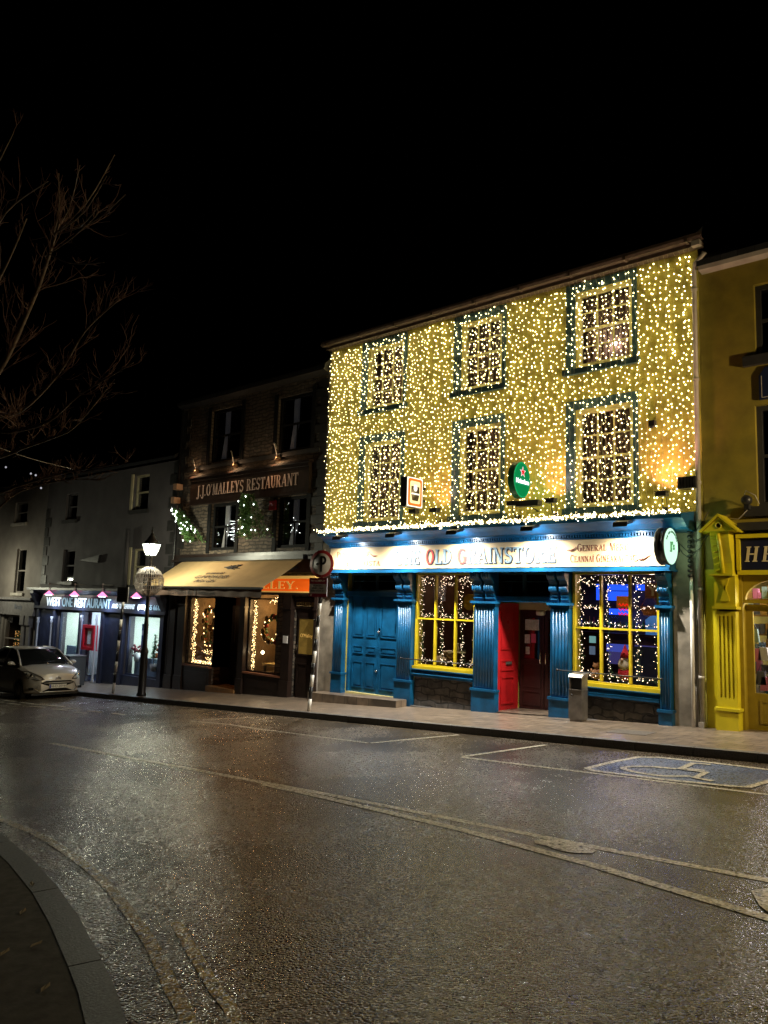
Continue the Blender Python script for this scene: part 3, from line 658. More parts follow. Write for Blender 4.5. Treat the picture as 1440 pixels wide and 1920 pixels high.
q.use(M['pink']).box(-9.0, -8.88, .858, .863, 1.02, 1.22); q.build('notices', None, dl)
q = MB(); c0 = Vector((-9.44, .02, 0)); c1 = Vector((-9.36, .84, 0)); dv = (c1 - c0); nv = Vector((dv.y, -dv.x, 0)).normalized(); L_ = dv.length; dv.normalize()
def leafpt(u, v, dd): p = c0 + dv * u + nv * dd; return (p.x, p.y, v)
q.prism([(0, -.5), (L_, -.5), (L_, 1.9), (0, 1.9)], leafpt, 0, .04)
for z0_, z1_ in ((.85, 1.7), (.38, .62), (-.35, .25)):
    for p_ in ([(.18, z0_), (.21, z0_), (.21, z1_), (.18, z1_)], [(L_ - .21, z0_), (L_ - .18, z0_), (L_ - .18, z1_), (L_ - .21, z1_)], [(.21, z0_), (L_ - .21, z0_), (L_ - .21, z0_ + .03), (.21, z0_ + .03)], [(.21, z1_ - .03), (L_ - .21, z1_ - .03), (L_ - .21, z1_), (.21, z1_)]): q.prism(p_, leafpt, .04, .055)
q.box(-9.5, -9.45, -.03, .12, -.6, 1.92)
rd = q.build('red_door', M['red'], pub); tag(rd, 'red panelled door leaf folded back into the entrance')
q = MB(); q.prism([(.36, .52), (.56, .52), (.56, .58), (.36, .58)], leafpt, .04, .062); q.build('letter_plate', M['steel'], rd)
wl = thing('wall_lamp', 'small white cylinder lamp above the open brown entrance door', 'lamp', (-8.62, .6, 1.72))
MB().lathe((-8.62, .62, 1.70), [(.06, -.09), (.065, 0), (.055, .09)], 14, 'x').build('lamp_head', M['white'], wl); MB().tube([(-8.55, .62, 1.72), (-8.40, .8, 1.9)], .012).build('bracket', M['white'], wl)
# shop windows
def shopwin(x0, x1, z0, z1, zt, lab):
    q = MB(); frame(q, x0, x1, z0, z1, -.04, .06, .055); ws = (x1 - x0) / 3
    for k in (1, 2): q.box(x0 + ws * k - .021, x0 + ws * k + .021, -.03, .05, z0 + .07, z1 - .07)
    for k in range(3):
        a = x0 + ws * k + (.055 if k == 0 else .021); b = x0 + ws * (k + 1) - (.055 if k == 2 else .021); q.box(a, b, -.025, .045, zt - .019, zt + .019)
    q.box(x0 - .02, x1 + .02, -.10, -.04, z0 - .05, z0 + .02)
    o = q.build('shop_window', M['yel'], pub); tag(o, lab)
    MB().box(x0 + .06, x1 - .06, .01, .015, z0 + .06, z1 - .06).build('pane', M['glass'], o)
    s = MB(); prof = [(.0, z0 - .24), (-.06, z0 - .24), (-.14, z0 - .22), (-.14, z0 - .17), (-.09, z0 - .15), (-.07, z0 - .09), (-.13, z0 - .07), (-.13, z0 - .05), (0, z0 - .05)]
    s.prism(prof, lambda u, v, d: (d, u, v), x0 + .0, x1 - .0); s.build('window_sill', M['blue'], o)
    MB().box(x0 + .02, x1 - .02, -.03, -.002, -1.2, z0 - .24).build('stallriser', M['stone'], pub)
    MB().box(x0, x1, -.16, -.0, -1.3, S * x0 + .03).build('plinth', M['kerb'], pub)
    return o
W1 = shopwin(-11.68, -9.92, .33, 2.57, 1.47, 'yellow framed six light window left of the open door')
W2 = shopwin(-7.5, -5.68, .32, 2.57, 1.43, 'yellow framed six light window right of the open door')
for a, b, z_ in ((-11.95, -9.85, .50), (-7.75, -5.60, .55)):
    q = MB(); q.tube([(a, -.22, z_), (b, -.22, z_)], .013, 8)
    for xx in (a + .0, b - .0): q.tube([(xx, -.22, z_), (xx, -.13, z_)], .013, 8); q.sph((xx, -.22, z_), .028)
    q.build('window_rail', M['bmetal'], pub)
for a, b in ((-15.0, -14.38), (-5.42, -4.98)):
    MB().box(a, b, -.03, -.002, -1.4, 3.3 if a > -10 else 3.4).build('plaster_pier', M['plaster'], pub)
MB().box(-15.08, -15.0, -.06, .0, -1.3, 2.0).build('side_trim', M['pipe'], pub)
# interiors
ri = MB(); room(ri, -11.9, -9.6, .31, 3.6, -.2, 2.75); ri.build('interior', M['room'], W1)
ri = MB(); room(ri, -9.8, -5.2, .96, 3.9, -.2, 2.75)
for x_ in (-7.95, -5.2): ri.quad((x_, .31, -.2), (x_, .96, -.2), (x_, .96, 2.75), (x_, .31, 2.75))
for z_ in (-.2, 2.75): ri.quad((-7.95, .31, z_), (-5.2, .31, z_), (-5.2, .96, z_), (-7.95, .96, z_))
ri.quad((-9.8, .97, -.2), (-7.95, .97, -.2), (-7.95, .97, 2.75), (-9.8, .97, 2.75)); ri.build('interior', M['room'], W2)
light('POINT', (-10.4, 1.6, 2.3), (1, .62, .35), 22, W1, .1); light('POINT', (-6.4, 1.5, 2.4), (1, .66, .45), 26, W2, .1)
light('POINT', (-8.0, 2.9, 1.6), (.1, .22, 1), 24, W2, .15)
bluel = emis('blue_glow_strip', (.02, .10, 1.0), 1.6)
def wbox(mb, px0, py0, px1, py1, Y, th=.03):
    a = WP(px0, py1, Y); b = WP(px1, py0, Y); return mb.box(a.x, b.x, Y, Y + th, a.z, b.z)
q = MB(); q.use(bluel)
for r4 in ((1118, 1095, 1129, 1125), (1139, 1096, 1179, 1107), (1139, 1109, 1179, 1126), (1192, 1096, 1211, 1107)): wbox(q, *r4, 3.6)
wbox(q, 1142, 1142, 1180, 1152, 3.4)
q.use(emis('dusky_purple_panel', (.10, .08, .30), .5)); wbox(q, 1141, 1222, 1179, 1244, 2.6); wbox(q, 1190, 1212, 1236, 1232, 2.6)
q.use(emis('glowing_blue_cloth', (.10, .14, .75), .6)); wbox(q, 1137, 1209, 1180, 1221, 2.5)  # blue cushions are no lamp, the light on them is put in as glow
q.use(emis('pale_screen', (.35, .75, .7), .55)); wbox(q, 1105, 1193, 1116, 1205, 1.4); q.use(emis('grey_screen', (.25, .35, .5), .4)); wbox(q, 1105, 1212, 1115, 1227, 1.4)
q.build('blue_lit_backbar', None, W2)
q = MB(); q.use(M['room']); q.box(-9.4, -6.6, 2.9, 3.2, -.2, 1.2); q.use(M['brown']); q.box(-9.5, -6.5, 2.8, 3.3, 1.2, 1.27)
q.build('bar_counter', None, W2)
random.seed(5)
def shelfthings(x0, x1, y, zs, parent):
    cols_ = [mat('bottle_tone', c_, .15) for c_ in ((.30, .12, .03), (.03, .12, .05), (.45, .42, .38), (.25, .03, .03), (.05, .08, .25))]
    q = MB()
    for z_ in zs:
        q.use(M['brown']).box(x0, x1, y - .1, y + .12, z_ - .03, z_)
        xx = x0 + .08
        while xx < x1 - .06:
            h_ = random.uniform(.18, .3); q.use(random.choice(cols_)); q.lathe((xx, y, z_), [(.035, 0), (.035, h_ * .6), (.014, h_ * .78), (.013, h_)], 8); xx += random.uniform(.09, .16)
    return q.build('bottle_shelf', None, parent)
shelfthings(-9.3, -6.7, 3.45, (1.35,), W2); shelfthings(-11.6, -9.8, 3.3, (1.2, 1.65), W1)
# window display pieces, each a thing
q = thing('hanging_lantern_sign', 'brown wooden letter sign with a pale Y hanging in the right pub window', 'sign', (-5.95, .35, 2.2))
MB().box(-6.12, -5.80, .33, .36, 2.06, 2.36).build('board', mat('brown_board', (.22, .07, .02), .5), q); sanstext('letter', 'Y', .26, (-5.96, .325, 2.20), M['lintel'], q, ext=.004, bold=.01)
q = thing('red_poster', 'orange panel with red lettering inside the right pub window', 'poster', (-6.3, 1.6, 1.7))
wbox(MB(), 1156, 1118, 1181, 1139, 1.6).build('panel', mat('poster_orange', (.45, .16, .02), .5, emit=(.6, .15, .01), estr=.25), q)
q = MB(); 
for k in range(3):
    z_ = 1.93 - k * .1; q.tube([(WP(1160, 1130, 1.6).x + j * .025, 1.595, z_ + .03 * math.sin(j * 1.9 + k)) for j in range(12)], .012, 5)
q.build('writing', emis('red_writing_glow', (1, .02, .01), 1.2), bpy.data.objects['red_poster'])  # poster writing is no lamp, its brightness is put in as emission
q = thing('wicker_basket', 'orange wicker basket hanging high in the right pub window', 'basket', (-6.1, .6, 1.75)); b_ = MB(); b_.lathe((-6.13, .6, 1.72), [(.12, 0), (.17, .1), (.19, .18), (.17, .18)], 14); b_.tube([(-6.31, .6, 1.9), (-6.13, .6, 2.2), (-5.95, .6, 1.9)], .01); b_.build('weave', mat('wicker_orange', (.5, .2, .07), .7, noise_amt=.5, nscale=40), q)
q = thing('toy_gnome', 'bearded toy gnome with a red hat seated in the right pub window', 'toy', (-6.55, .35, .4)); b_ = MB(); redc = mat('felt_red', (.4, .01, .02), .9); b_.use(redc).sph((-6.55, .35, .55), .15, 12, 8, (1, .8, 1)); b_.lathe((-6.55, .35, .86), [(.10, 0), (.08, .08), (.045, .16), (.01, .26)], 12); b_.build('clothes', None, q); b_ = MB(); b_.sph((-6.55, .28, .74), .11, 12, 8, (1.1, .7, 1.2)); b_.build('beard', mat('beard_wool', (.5, .42, .33), .9, bump=.01, bscale=60), q); MB().sph((-6.55, .2, .83), .03).build('nose', mat('nose_felt', (.5, .28, .2), .8), q)
q = thing('teddy_bear', 'small tan teddy at the lower left of the right pub window', 'toy', (-7.15, .3, .4)); b_ = MB(); b_.sph((-7.15, .3, .50), .09, 12, 8, (1, .9, 1.2)); b_.sph((-7.15, .29, .66), .065, 12, 8); b_.sph((-7.20, .29, .72), .022); b_.sph((-7.10, .29, .72), .022); b_.sph((-7.09, .25, .45), .035, 8, 6, (1, 1.5, 1)); b_.sph((-7.21, .25, .45), .035, 8, 6, (1, 1.5, 1)); b_.sph((-7.06, .27, .56), .028, 8, 6, (1, 1, 1.8)); b_.sph((-7.24, .27, .56), .028, 8, 6, (1, 1, 1.8)); b_.build('body', mat('tan_fur', (.45, .22, .11), .9, bump=.008, bscale=80), q)
q = thing('blue_cushioned_bench', 'blue upholstered bench with a curved back inside the right pub window', 'bench', (-6.8, 1.4, .2)); b_ = MB(); bl = mat('blue_leather', (.05, .09, .35), .35, bump=.01, bscale=10); b_.prism([(-7.0, .2), (-6.2, .2), (-6.2, .95), (-6.35, 1.05), (-6.85, 1.05), (-7.0, .95)], lambda u, v, d: (u, d, v), 1.5, 1.62); b_.build('backrest', bl, q); MB().box(-7.0, -6.2, 1.1, 1.5, .2, .42).build('seat', bl, q)
q = thing('patterned_mirror', 'arched blue mirror on the right hand wall of the pub interior', 'mirror', (-5.9, 2.2, 1.3)); MB().prism([(-6.72, 1.30), (-6.22, 1.30), (-6.22, 1.62), (-6.32, 1.70), (-6.47, 1.74), (-6.62, 1.70), (-6.72, 1.62)], lambda u, v, d: (u, d, v), 1.8, 1.84).build('glass', mat('blue_mirror', (.1, .25, .6), .3, emit=(.03, .2, .6), estr=.5), q)
q = thing('sack_of_grain', 'hessian sack lying in the left pub window', 'sack', (-11.1, .4, .4)); b_ = MB(); b_.sph((-11.2, .45, .5), .2, 14, 8, (1.1, .7, .8)); b_.sph((-11.05, .5, .62), .16, 14, 8, (1.3, .7, .7)); b_.build('sack', mat('hessian', (.28, .19, .11), .9, noise_amt=.4, nscale=20, bump=.008, bscale=70), q)
q = thing('round_loaf_basket', 'round straw hat resting low in the left pub window', 'hat', (-10.2, .4, .4)); MB().lathe((-10.2, .42, .45), [(.2, 0), (.2, .01), (.11, .03), (.10, .14), (.05, .19)], 16).build('hat', mat('straw', (.45, .33, .18), .9, bump=.005, bscale=90), q)
q.name = 'straw_hat'
q = thing('serving_jug', 'pale jug on a plate in the middle of the left pub window', 'jug', (-10.75, .4, .6)); b_ = MB(); b_.lathe((-10.75, .4, .72), [(.05, 0), (.07, .06), (.045, .14), (.055, .2)], 12); b_.box(-10.95, -10.55, .3, .5, .69, .72); b_.build('jug', M['lintel'], q)
q = thing('barrel', 'wooden barrel on its end behind the left pub window', 'barrel', (-10.3, 1.2, -.2)); b_ = MB(); b_.lathe((-10.3, 1.2, -.2), [(.25, 0), (.32, .4), (.32, .5), (.25, .9)], 18); b_.build('staves', mat('barrel_oak', (.25, .12, .05), .6, noise_amt=.4), q); b_ = MB(); b_.lathe((-10.3, 1.2, 0), [(.30, 0), (.305, .06)], 18); b_.build('hoop', M['steel'], q); b_ = MB(); b_.lathe((-10.3, 1.2, .4), [(.305, 0), (.30, .06)], 18); b_.build('hoop', M['steel'], q)
q = thing('shell_emblem', 'round yellow tin sign hanging inside the left pub window', 'sign', (-10.75, .9, 1.9)); MB().lathe((-10.75, .9, 1.9), [(.2, 0), (.2, .02)], 20, 'y').build('disc', mat('tin_yellow', (.45, .3, .03), .5, noise_amt=.3), q)
q.name = 'round_tin_sign'

# garlands of small bulbs inside the windows
def garland(name, lab, segs, y, bm_, lm, dens=42, jit=.035, r=.0065, group=None, leafn=5, amp=None):
    t = thing(name, lab, 'fairy lights', (segs[0][0][0], y, segs[0][0][1]), group)
    g1 = MB(); g2 = MB()
    for (a, b) in segs:
        a = Vector((a[0], y, a[1])); b = Vector((b[0], y, b[1])); n = max(2, int((b - a).length * dens))
        wv = random.uniform(0, 6); P = []
        for i in range(n + 1):
            p = a + (b - a) * i / n; p += Vector((math.sin(i * .37 + wv) * .02, 0, 0)); P.append(p)
            if random.random() < .9: g1.octa(p + Vector((random.gauss(0, jit), random.uniform(-.03, .03), random.gauss(0, jit))), r * random.uniform(.7, 1.3))
            for k in range(leafn):
                c = p + Vector((random.gauss(0, jit * .7), random.uniform(-.01, .05), random.gauss(0, jit * .7))); dd_ = Vector((random.uniform(-1, 1), random.uniform(-1, 1), random.uniform(-1, 1))) * .03; e_ = Vector((random.uniform(-1, 1), random.uniform(-1, 1), random.uniform(-1, 1))) * .006
                g2.add([c, c + dd_ + e_, c + dd_ - e_], [(0, 1, 2)])
        g2.tube(P[::3] if len(P) > 6 else P, .004, 4)
    g1.build('bulbs', bm_, t); g2.build('greenery', lm, t); return t
random.seed(11)
def wsegs(x0, x1, z0, z1, zt):
    ws = (x1 - x0) / 3; out = []
    for k in range(3):
        a, b = x0 + ws * k + .11, x0 + ws * (k + 1) - .07
        out += [((a, z1 - .12), (a - .02, zt + .06)), ((a, z1 - .14), (b, z1 - .12)), ((a, z1 - .2), (b, z1 - .28)), ((a, zt + .09), (b, zt + .08)), ((a, zt - .06), (a + .02, z0 + .12)), ((a, z0 + .16), (b, z0 + .13))]
    out += [((x1 - .1, zt - .1), (x1 - .1, z0 + .2))]
    return out
garland('window_garland', 'lit tinsel garland framing the panes of the left pub window', wsegs(-11.68, -9.92, .33, 2.57, 1.47), .10, M['wbulb'], M['leaf'])
garland('window_garland', 'lit tinsel garland framing the panes of the right pub window beside the steel bin', wsegs(-7.5, -5.68, .32, 2.57, 1.43), .10, M['wbulb'], M['leaf'])
garland('window_garland', 'short swag of lights hanging across the left pane of the right pub window', [((-7.35, 1.88), (-6.95, 1.82)), ((-7.3, 1.85), (-6.95, 1.9)), ((-6.2, 1.85), (-5.8, 1.88))], .2, M['wbulb'], M['leaf'])

# ---------------------------------------------------------------- curtain of fairy lights
random.seed(21)
lc = thing('fairy_light_curtain', 'curtain of warm white fairy lights hanging over the whole ochre facade', 'fairy lights', (-9.9, -.1, 8.8))
ns = 97
wires_top = []
for k in range(ns):
    x = -14.93 + (9.98) * k / (ns - 1) + random.uniform(-.012, .012)
    q = MB(); q.use(M['wire']); ph = random.uniform(0, 6); y0 = -.085 + random.uniform(-.015, .01)
    ztop = 8.86; zbot = 3.66 + random.uniform(-.03, .1); P = []; z = ztop; i = 0
    off = random.uniform(0, .11)
    pts = [(x, y0 - .1, ztop)]
    z = ztop - .1 - off
    while z > zbot:
        xx = x + .022 * math.sin(z * 1.7 + ph) + random.gauss(0, .012); yy = y0 + .02 * math.sin(z * 2.3 + ph)
        pts.append((xx, yy, z)); z -= .118 + random.uniform(-.012, .012)
    q.tube(pts, .0022, 3, False)
    q.use(M['bulb'])
    for (a, b, c) in pts[1:]:
        q.octa((a + random.gauss(0, .03), b + random.uniform(-.02, .05), c + random.gauss(0, .022)), .0128 * random.uniform(.7, 1.25))
    q.build('strand', None, lc)
q = MB(); pts = []
for k in range(260): pts.append((-14.95 + 10.02 * k / 259, -.19, 8.86 + .012 * math.sin(k * .9)))
q.tube(pts, .008, 4); q.build('top_cable', M['wire'], lc)
# icicle garland on top of the cornice
random.seed(22)
ic = thing('cornice_light_garland', 'thick rope of bright lights lying along the top of the blue cornice', 'fairy lights', (-9.7, -.75, 3.62))
g1 = MB(); g2 = MB().use(M['wire'])
for k in range(820):
    x = random.uniform(-14.5, -5.0); g1.octa((x, -.76 + random.gauss(0, .045), 3.63 + random.gauss(0, .024) + (random.random() < .12) * -.06), .0125 * random.uniform(.7, 1.3))
pts = [(-14.5 + 9.55 * k / 160, -.76 + .02 * math.sin(k), 3.63 + .012 * math.sin(k * 2.1)) for k in range(161)]
g2.tube(pts, .007, 4); g1.build('bulbs', M['gbulb'], ic); g2.build('cable', None, ic)

# ---------------------------------------------------------------- lamps over the sign
sl0 = None; LAMPX = [-13.55, -11.76, -9.96, -8.05, -6.04]
labs = ['leftmost hooded LED lamp over the word HOUSE on the cream sign', 'hooded LED lamp over the word THE on the cream sign', 'middle hooded LED lamp over the letter G of the cream sign', 'hooded LED lamp over the last letters of GRAINSTORE', 'rightmost hooded LED lamp over the word MERCHANT']
cool = emis('cool_led', (.75, .93, 1.0), 25)
for k, x in enumerate(LAMPX):
    if sl0 is None:
        t = thing('sign_lamp', labs[0], 'lamp', (x, -.8, 3.5), 'hooded lamps along the top of the pub sign')
        q = MB(); q.prism([(-1.0, 3.36), (-.985, 3.45), (-.72, 3.53), (-.70, 3.46), (-.96, 3.40)], lambda u, v, d: (d, u, v), x - .14, x + .14); q.box(x - .02, x + .02, -.80, -.70, 3.46, 3.56); q.build('hood', M['bmetal'], t)
        MB().obox((x, -.84, 3.425), (.08, 0, 0), (0, .08, .018), (0, .001, -.004)).build('led_panel', cool, t)
        light('POINT', (x + .03, -.80, 3.33), (.85, .95, 1.0), 16, t, .03, name='lamp_spill')
        light('SPOT', (x, -.86, 3.39), (1.0, .93, .80), 660, t, .05, (x, -.55, .6), 152, .9, 'lamp_light')
        sl0 = t
    else:
        c = copy_tree(sl0); c.location.x = x; c['label'] = labs[k]
for k, xx in enumerate(LAMPX): pass

# ---------------------------------------------------------------- floodlights shining up the wall
FX = [(-11.50, 4.02, 0), (-10.87, 4.01, 260), (-8.74, 4.03, 90), (-7.80, 4.03, 420), (-5.46, 4.0, 520)]
flab = ['unlit floodlight under the box shaped pint sign', 'floodlight between the pint sign and the middle window', 'floodlight under the oval green sign', 'lit floodlight left of the right hand lower window', 'lit floodlight near the right edge of the facade']
for (x, z, p), lb in zip(FX, flab):
    t = thing('floodlight', lb, 'floodlight', (x, -.4, z), 'small floodlights on arms above the cornice')
    q = MB(); q.box(x - .10, x + .10, -.50, -.34, z - .035, z + .045); q.box(x - .115, x + .115, -.515, -.325, z + .045, z + .06); q.build('housing', M['bmetal'], t)
    q = MB(); q.tube([(x, -.40, z - .03), (x - .02, -.36, z - .16), (x - .06, -.2, z - .24), (x - .1, -.02, z - .25)], .011); q.box(x - .15, x - .05, -.04, 0, z - .31, z - .19); q.build('arm', M['bmetal'], t)
    MB().tube([(x + .05, -.36, z - .03), (x + .02, -.2, z - .22), (x - .25, -.06, z - .30), (x - .5, -.03, z - .22)], .006, 5).build('cable', M['bmetal'], t)
    if p:
        MB().box(x - .07, x + .07, -.48, -.36, z + .061, z + .066).build('lens', emis('flood_lens', (1, .55, .25), 4 + p / 60), t)
        light('SPOT', (x, -.40, z + .08), (1, .40, .36), p * .28, t, .04, (x, .05, z + 1.0), 110, 1.0, 'flood_light')
t = thing('junction_box', 'black ribbed cable box by the right edge of the pub facade', 'box', (-5.05, -.1, 4.2)); q = MB(); q.box(-5.24, -4.90, -.22, -.02, 4.12, 4.34); [q.box(-5.22 + j * .055, -5.20 + j * .055, -.235, -.22, 4.13, 4.33) for j in range(6)]; q.build('case', M['bmetal'], t)
t = thing('alarm_box', 'small dark alarm box on the wall right of the tall window', 'box', (-5.75, -.08, 5.5)); MB().box(-5.82, -5.70, -.14, -.02, 5.42, 5.54).sph((-5.76, -.14, 5.4), .035).build('case', M['bmetal'], t)

# ---------------------------------------------------------------- projecting signs
t = thing('pint_box_sign', 'lit rectangular box sign showing a dark pint in an orange border', 'sign', (-11.42, -.4, 4.5))
q = MB(); q.box(-11.62, -11.42, -.80, -.22, 4.12, 4.83); q.box(-11.55, -11.49, -.22, 0, 4.3, 4.36); q.box(-11.55, -11.49, -.22, 0, 4.6, 4.66); q.build('case', M['black'], t)
def xp(poly, x, th, m, name): return MB().prism(poly, lambda u, v, d: (d, u, v), x, x + th).build(name, m, t)
def rr(cy, cz, hy, hz, r, n=5):
    out = []
    for sx, sz, a0 in ((1, 1, 0), (-1, 1, 90), (-1, -1, 180), (1, -1, 270)):
        for k in range(n + 1): a = math.radians(a0 + 90 * k / n); out.append((cy + sx * (hy - r) + r * math.cos(a), cz + sz * (hz - r) + r * math.sin(a)))
    return out
xp(rr(-.51, 4.475, .29, .355, .02), -11.418, .010, emis('sign_white', (1, .93, .75), 1.6), 'face')
xp(rr(-.51, 4.475, .26, .33, .06), -11.408, .004, emis('sign_orange', (1, .20, .02), 1.3), 'orange_border')
xp(rr(-.51, 4.475, .19, .27, .05), -11.404, .004, emis('sign_cream', (1, .80, .35), 1.6), 'cream_field')
xp([(-.66, 4.62), (-.36, 4.62), (-.35, 4.45), (-.40, 4.27), (-.62, 4.27), (-.67, 4.45)], -11.400, .004, mat('sign_black', (.01, .008, .006), .4), 'pint')
q = MB().use(emis('sign_head', (1, .95, .8), 1.6)); q.prism([(-.56, 4.66), (-.46, 4.66), (-.44, 4.56), (-.48, 4.50), (-.54, 4.50), (-.58, 4.56)], lambda u, v, d: (d, u, v), -11.396, -11.392); q.box(-11.396, -11.392, -.66, -.36, 4.42, 4.455); q.build('mark', None, t)
light('POINT', (-11.3, -.5, 4.47), (1, .7, .3), 3, t, .1)
t = thing('oval_star_sign', 'lit green oval sign with a red star and white name band', 'sign', (-8.35, -.5, 4.5))
def oval(ry, rz, n=32, cy=-.5, cz=4.53): return [(cy + ry * math.cos(2 * math.pi * k / n), cz + rz * math.sin(2 * math.pi * k / n)) for k in range(n)]
q = MB().prism(oval(.34, .40), lambda u, v, d: (d, u, v), -8.60, -8.46); q.box(-8.55, -8.50, -.2, 0, 4.5, 4.56); q.build('case', mat('green_case', (.01, .12, .05), .35), t)
xp(oval(.325, .385), -8.458, .006, emis('green_face', (.01, .42, .13), .9), 'face')
xp(oval(.30, .36), -8.452, .003, emis('green_field', (.005, .30, .08), .8), 'green_field')
def star(cy, cz, r, rot=90): return [(cy + (r if k % 2 == 0 else r * .42) * math.cos(math.radians(rot + 36 * k)), cz + (r if k % 2 == 0 else r * .42) * math.sin(math.radians(rot + 36 * k))) for k in range(10)]
xp(star(-.48, 4.70, .125), -8.449, .003, emis('star_white', (1, 1, 1), 1.0), 'star_outline')
xp(star(-.48, 4.70, .09), -8.446, .004, emis('star_red', (1, .01, .01), .9), 'star')
MB().box(-8.449, -8.446, -.79, -.21, 4.42, 4.56).build('name_band', emis('band', (.03, .55, .25), .6), t)
sanstext('name', 'Heineken', .135, (-8.440, -.5, 4.49), emis('name_white', (.9, 1, .95), 2.2), t, rot=(math.pi / 2, 0, math.pi / 2), bold=.004)
light('POINT', (-8.28, -.5, 4.5), (.2, 1, .5), 4, t, .1)
t2 = thing('flood_shelf', 'long black lamp tray under the oval green sign', 'floodlight', (-8.4, -.4, 3.98)); MB().box(-8.62, -8.08, -.48, -.30, 3.96, 4.08).build('tray', M['bmetal'], t2); MB().tube([(-8.35, -.35, 3.97), (-8.35, 0, 3.9)], .015).build('arm', M['bmetal'], t2)
t = thing('round_pub_sign', 'round glowing pale green sign at the right end of the blue fascia', 'sign', (-5.2, -.6, 3.0))
q = MB(); q.lathe((-5.42, -.60, 3.0), [(.30, 0), (.345, .01), (.345, .05), (.33, .06), (.33, .12), (.345, .13), (.345, .17), (.30, .18)], 36, 'x'); q.box(-5.36, -5.28, -.26, .0, 2.93, 3.07); q.build('case', M['black'], t)
jf = emis('pale_green_face', (.62, 1.0, .74), 1.25)
MB().lathe((-5.24, -.60, 3.0), [(.325, 0), (.335, .006), (.30, .018), (.001, .024)], 36, 'x').build('face', jf, t)
MB().lathe((-5.43, -.60, 3.0), [(.001, -.01), (.32, -.002), (.345, .004), (.35, .012)], 36, 'x').build('back_face', mat('white_rim', (.7, .75, .7), .4), t)
sanstext('name', "JJ's", .20, (-5.212, -.59, 3.0), mat('dark_green_letters', (.02, .09, .04), .5), t, rot=(math.pi / 2, 0, math.pi / 2), bold=.004)
for k, ch in enumerate("THE OLD GRAINSTORE"):
    if ch == ' ': continue
    a = math.radians(155 - k * 7.6); o = sanstext('ring_letter', ch, .055, (0, 0, 0), bpy.data.materials['dark_green_letters'], None, rot=(0, 0, 0)); o.data.transform(Matrix.Translation((-5.218, -.60, 3.0)) @ Matrix.Rotation(math.pi / 2, 4, 'Z') @ Matrix.Rotation(math.pi / 2, 4, 'X') @ Matrix.Rotation(a - math.pi / 2, 4, 'Z') @ Matrix.Translation((0, .265, 0))); put(o, t)
light('POINT', (-5.08, -.62, 3.0), (.6, 1, .55), 7, t, .12)

# ---------------------------------------------------------------- bin and pipes by the pub
t = thing('litter_bin', 'slim brushed steel bin on the pavement beside the right pub window', 'bin', (-7.17, -.45, gz(-7.17)))
q = MB(); x0, x1, y0, y1 = -7.30, -7.02, -.60, -.34; zb = gz(-7.2)
q.box(x0 + .02, x1 - .02, y0 + .02, y1 - .02, zb - .02, zb + .05); q.box(x0, x1, y0, y1, zb + .05, .22); q.box(x0 - .008, x1 + .008, y0 - .008, y1, .22, .235)
q.box(x0, x0 + .025, y0 + .02, y1, .235, .47); q.box(x1 - .025, x1, y0 + .02, y1, .235, .47); q.box(x0 + .025, x1 - .025, y1 - .03, y1, .235, .47)
q.prism([(y0 - .01, .47), (y1, .47), (y1, .55), (y0 + .05, .53)], lambda u, v, d: (d, u, v), x0 - .008, x1 + .008)
bo = q.build('body', M['steel'], t)
MB().box(x0 + .026, x1 - .026, y0 + .06, y1 - .031, .236, .46).build('opening', M['black'], t); MB().lathe((x0 + .08, y0 - .002, .13), [(.018, 0), (.018, -.01)], 10, 'y').build('lock', M['bmetal'], t)
dp = MB(); dp.tube([(-4.90, -.09, gz(-4.9) + .02), (-4.90, -.09, 8.35), (-4.84, -.18, 8.5), (-4.62, -.30, 8.62)], .045, 10)
for z_ in (0.6, 2.2, 4.2, 6.2, 8): dp.lathe((-4.90, -.09, z_), [(.06, 0), (.06, .06)], 10)
dp.box(-4.95, -4.85, -.17, -.03, gz(-4.9), gz(-4.9) + .1); dp.build('downpipe', M['pipe'], pub)
dp = MB(); dp.tube([(-5.06, -.09, gz(-5)), (-5.06, -.09, 2.45)], .035, 8); dp.build('downpipe', M['white'], pub)
dp = MB(); dp.tube([(-4.99, -.06, gz(-5)), (-4.99, -.06, .6), (-4.99, -.06, 1.5), (-4.97, -.06, 1.7), (-4.95, -.06, 2.4), (-4.98, -.06, 3.6)], .012, 6); dp.tube([(-5.02, -.07, gz(-5)), (-5.02, -.07, .5)], .014, 6); dp.build('cable_run', M['pipe'], pub)
t = thing('power_cables', 'tangled black cables and insulators bunched beside the round glowing sign', 'cable', (-5.05, -.2, 3.2)); random.seed(4)
for k in range(6):
    q = MB(); a = Vector((-5.08 + random.uniform(-.05, .05), -.12, random.uniform(2.7, 3.45))); b = Vector((random.choice([-5.6, -4.7, -4.4, -4.6]), -.1, random.uniform(3.2, 3.7)))
    q.tube([a + (b - a) * j / 8 + Vector((0, -.05 * math.sin(math.pi * j / 8), -.10 * random.uniform(.6, 1.2) * math.sin(math.pi * j / 8))) for j in range(9)], .007, 5); q.build('cable', M['bmetal'], t)
q = MB(); [q.lathe((-5.06, -.14, 2.45 + j * .09), [(.02, 0), (.045, .02), (.045, .05), (.02, .07)], 10) for j in range(10)]; q.build('insulator_stack', M['bmetal'], t)

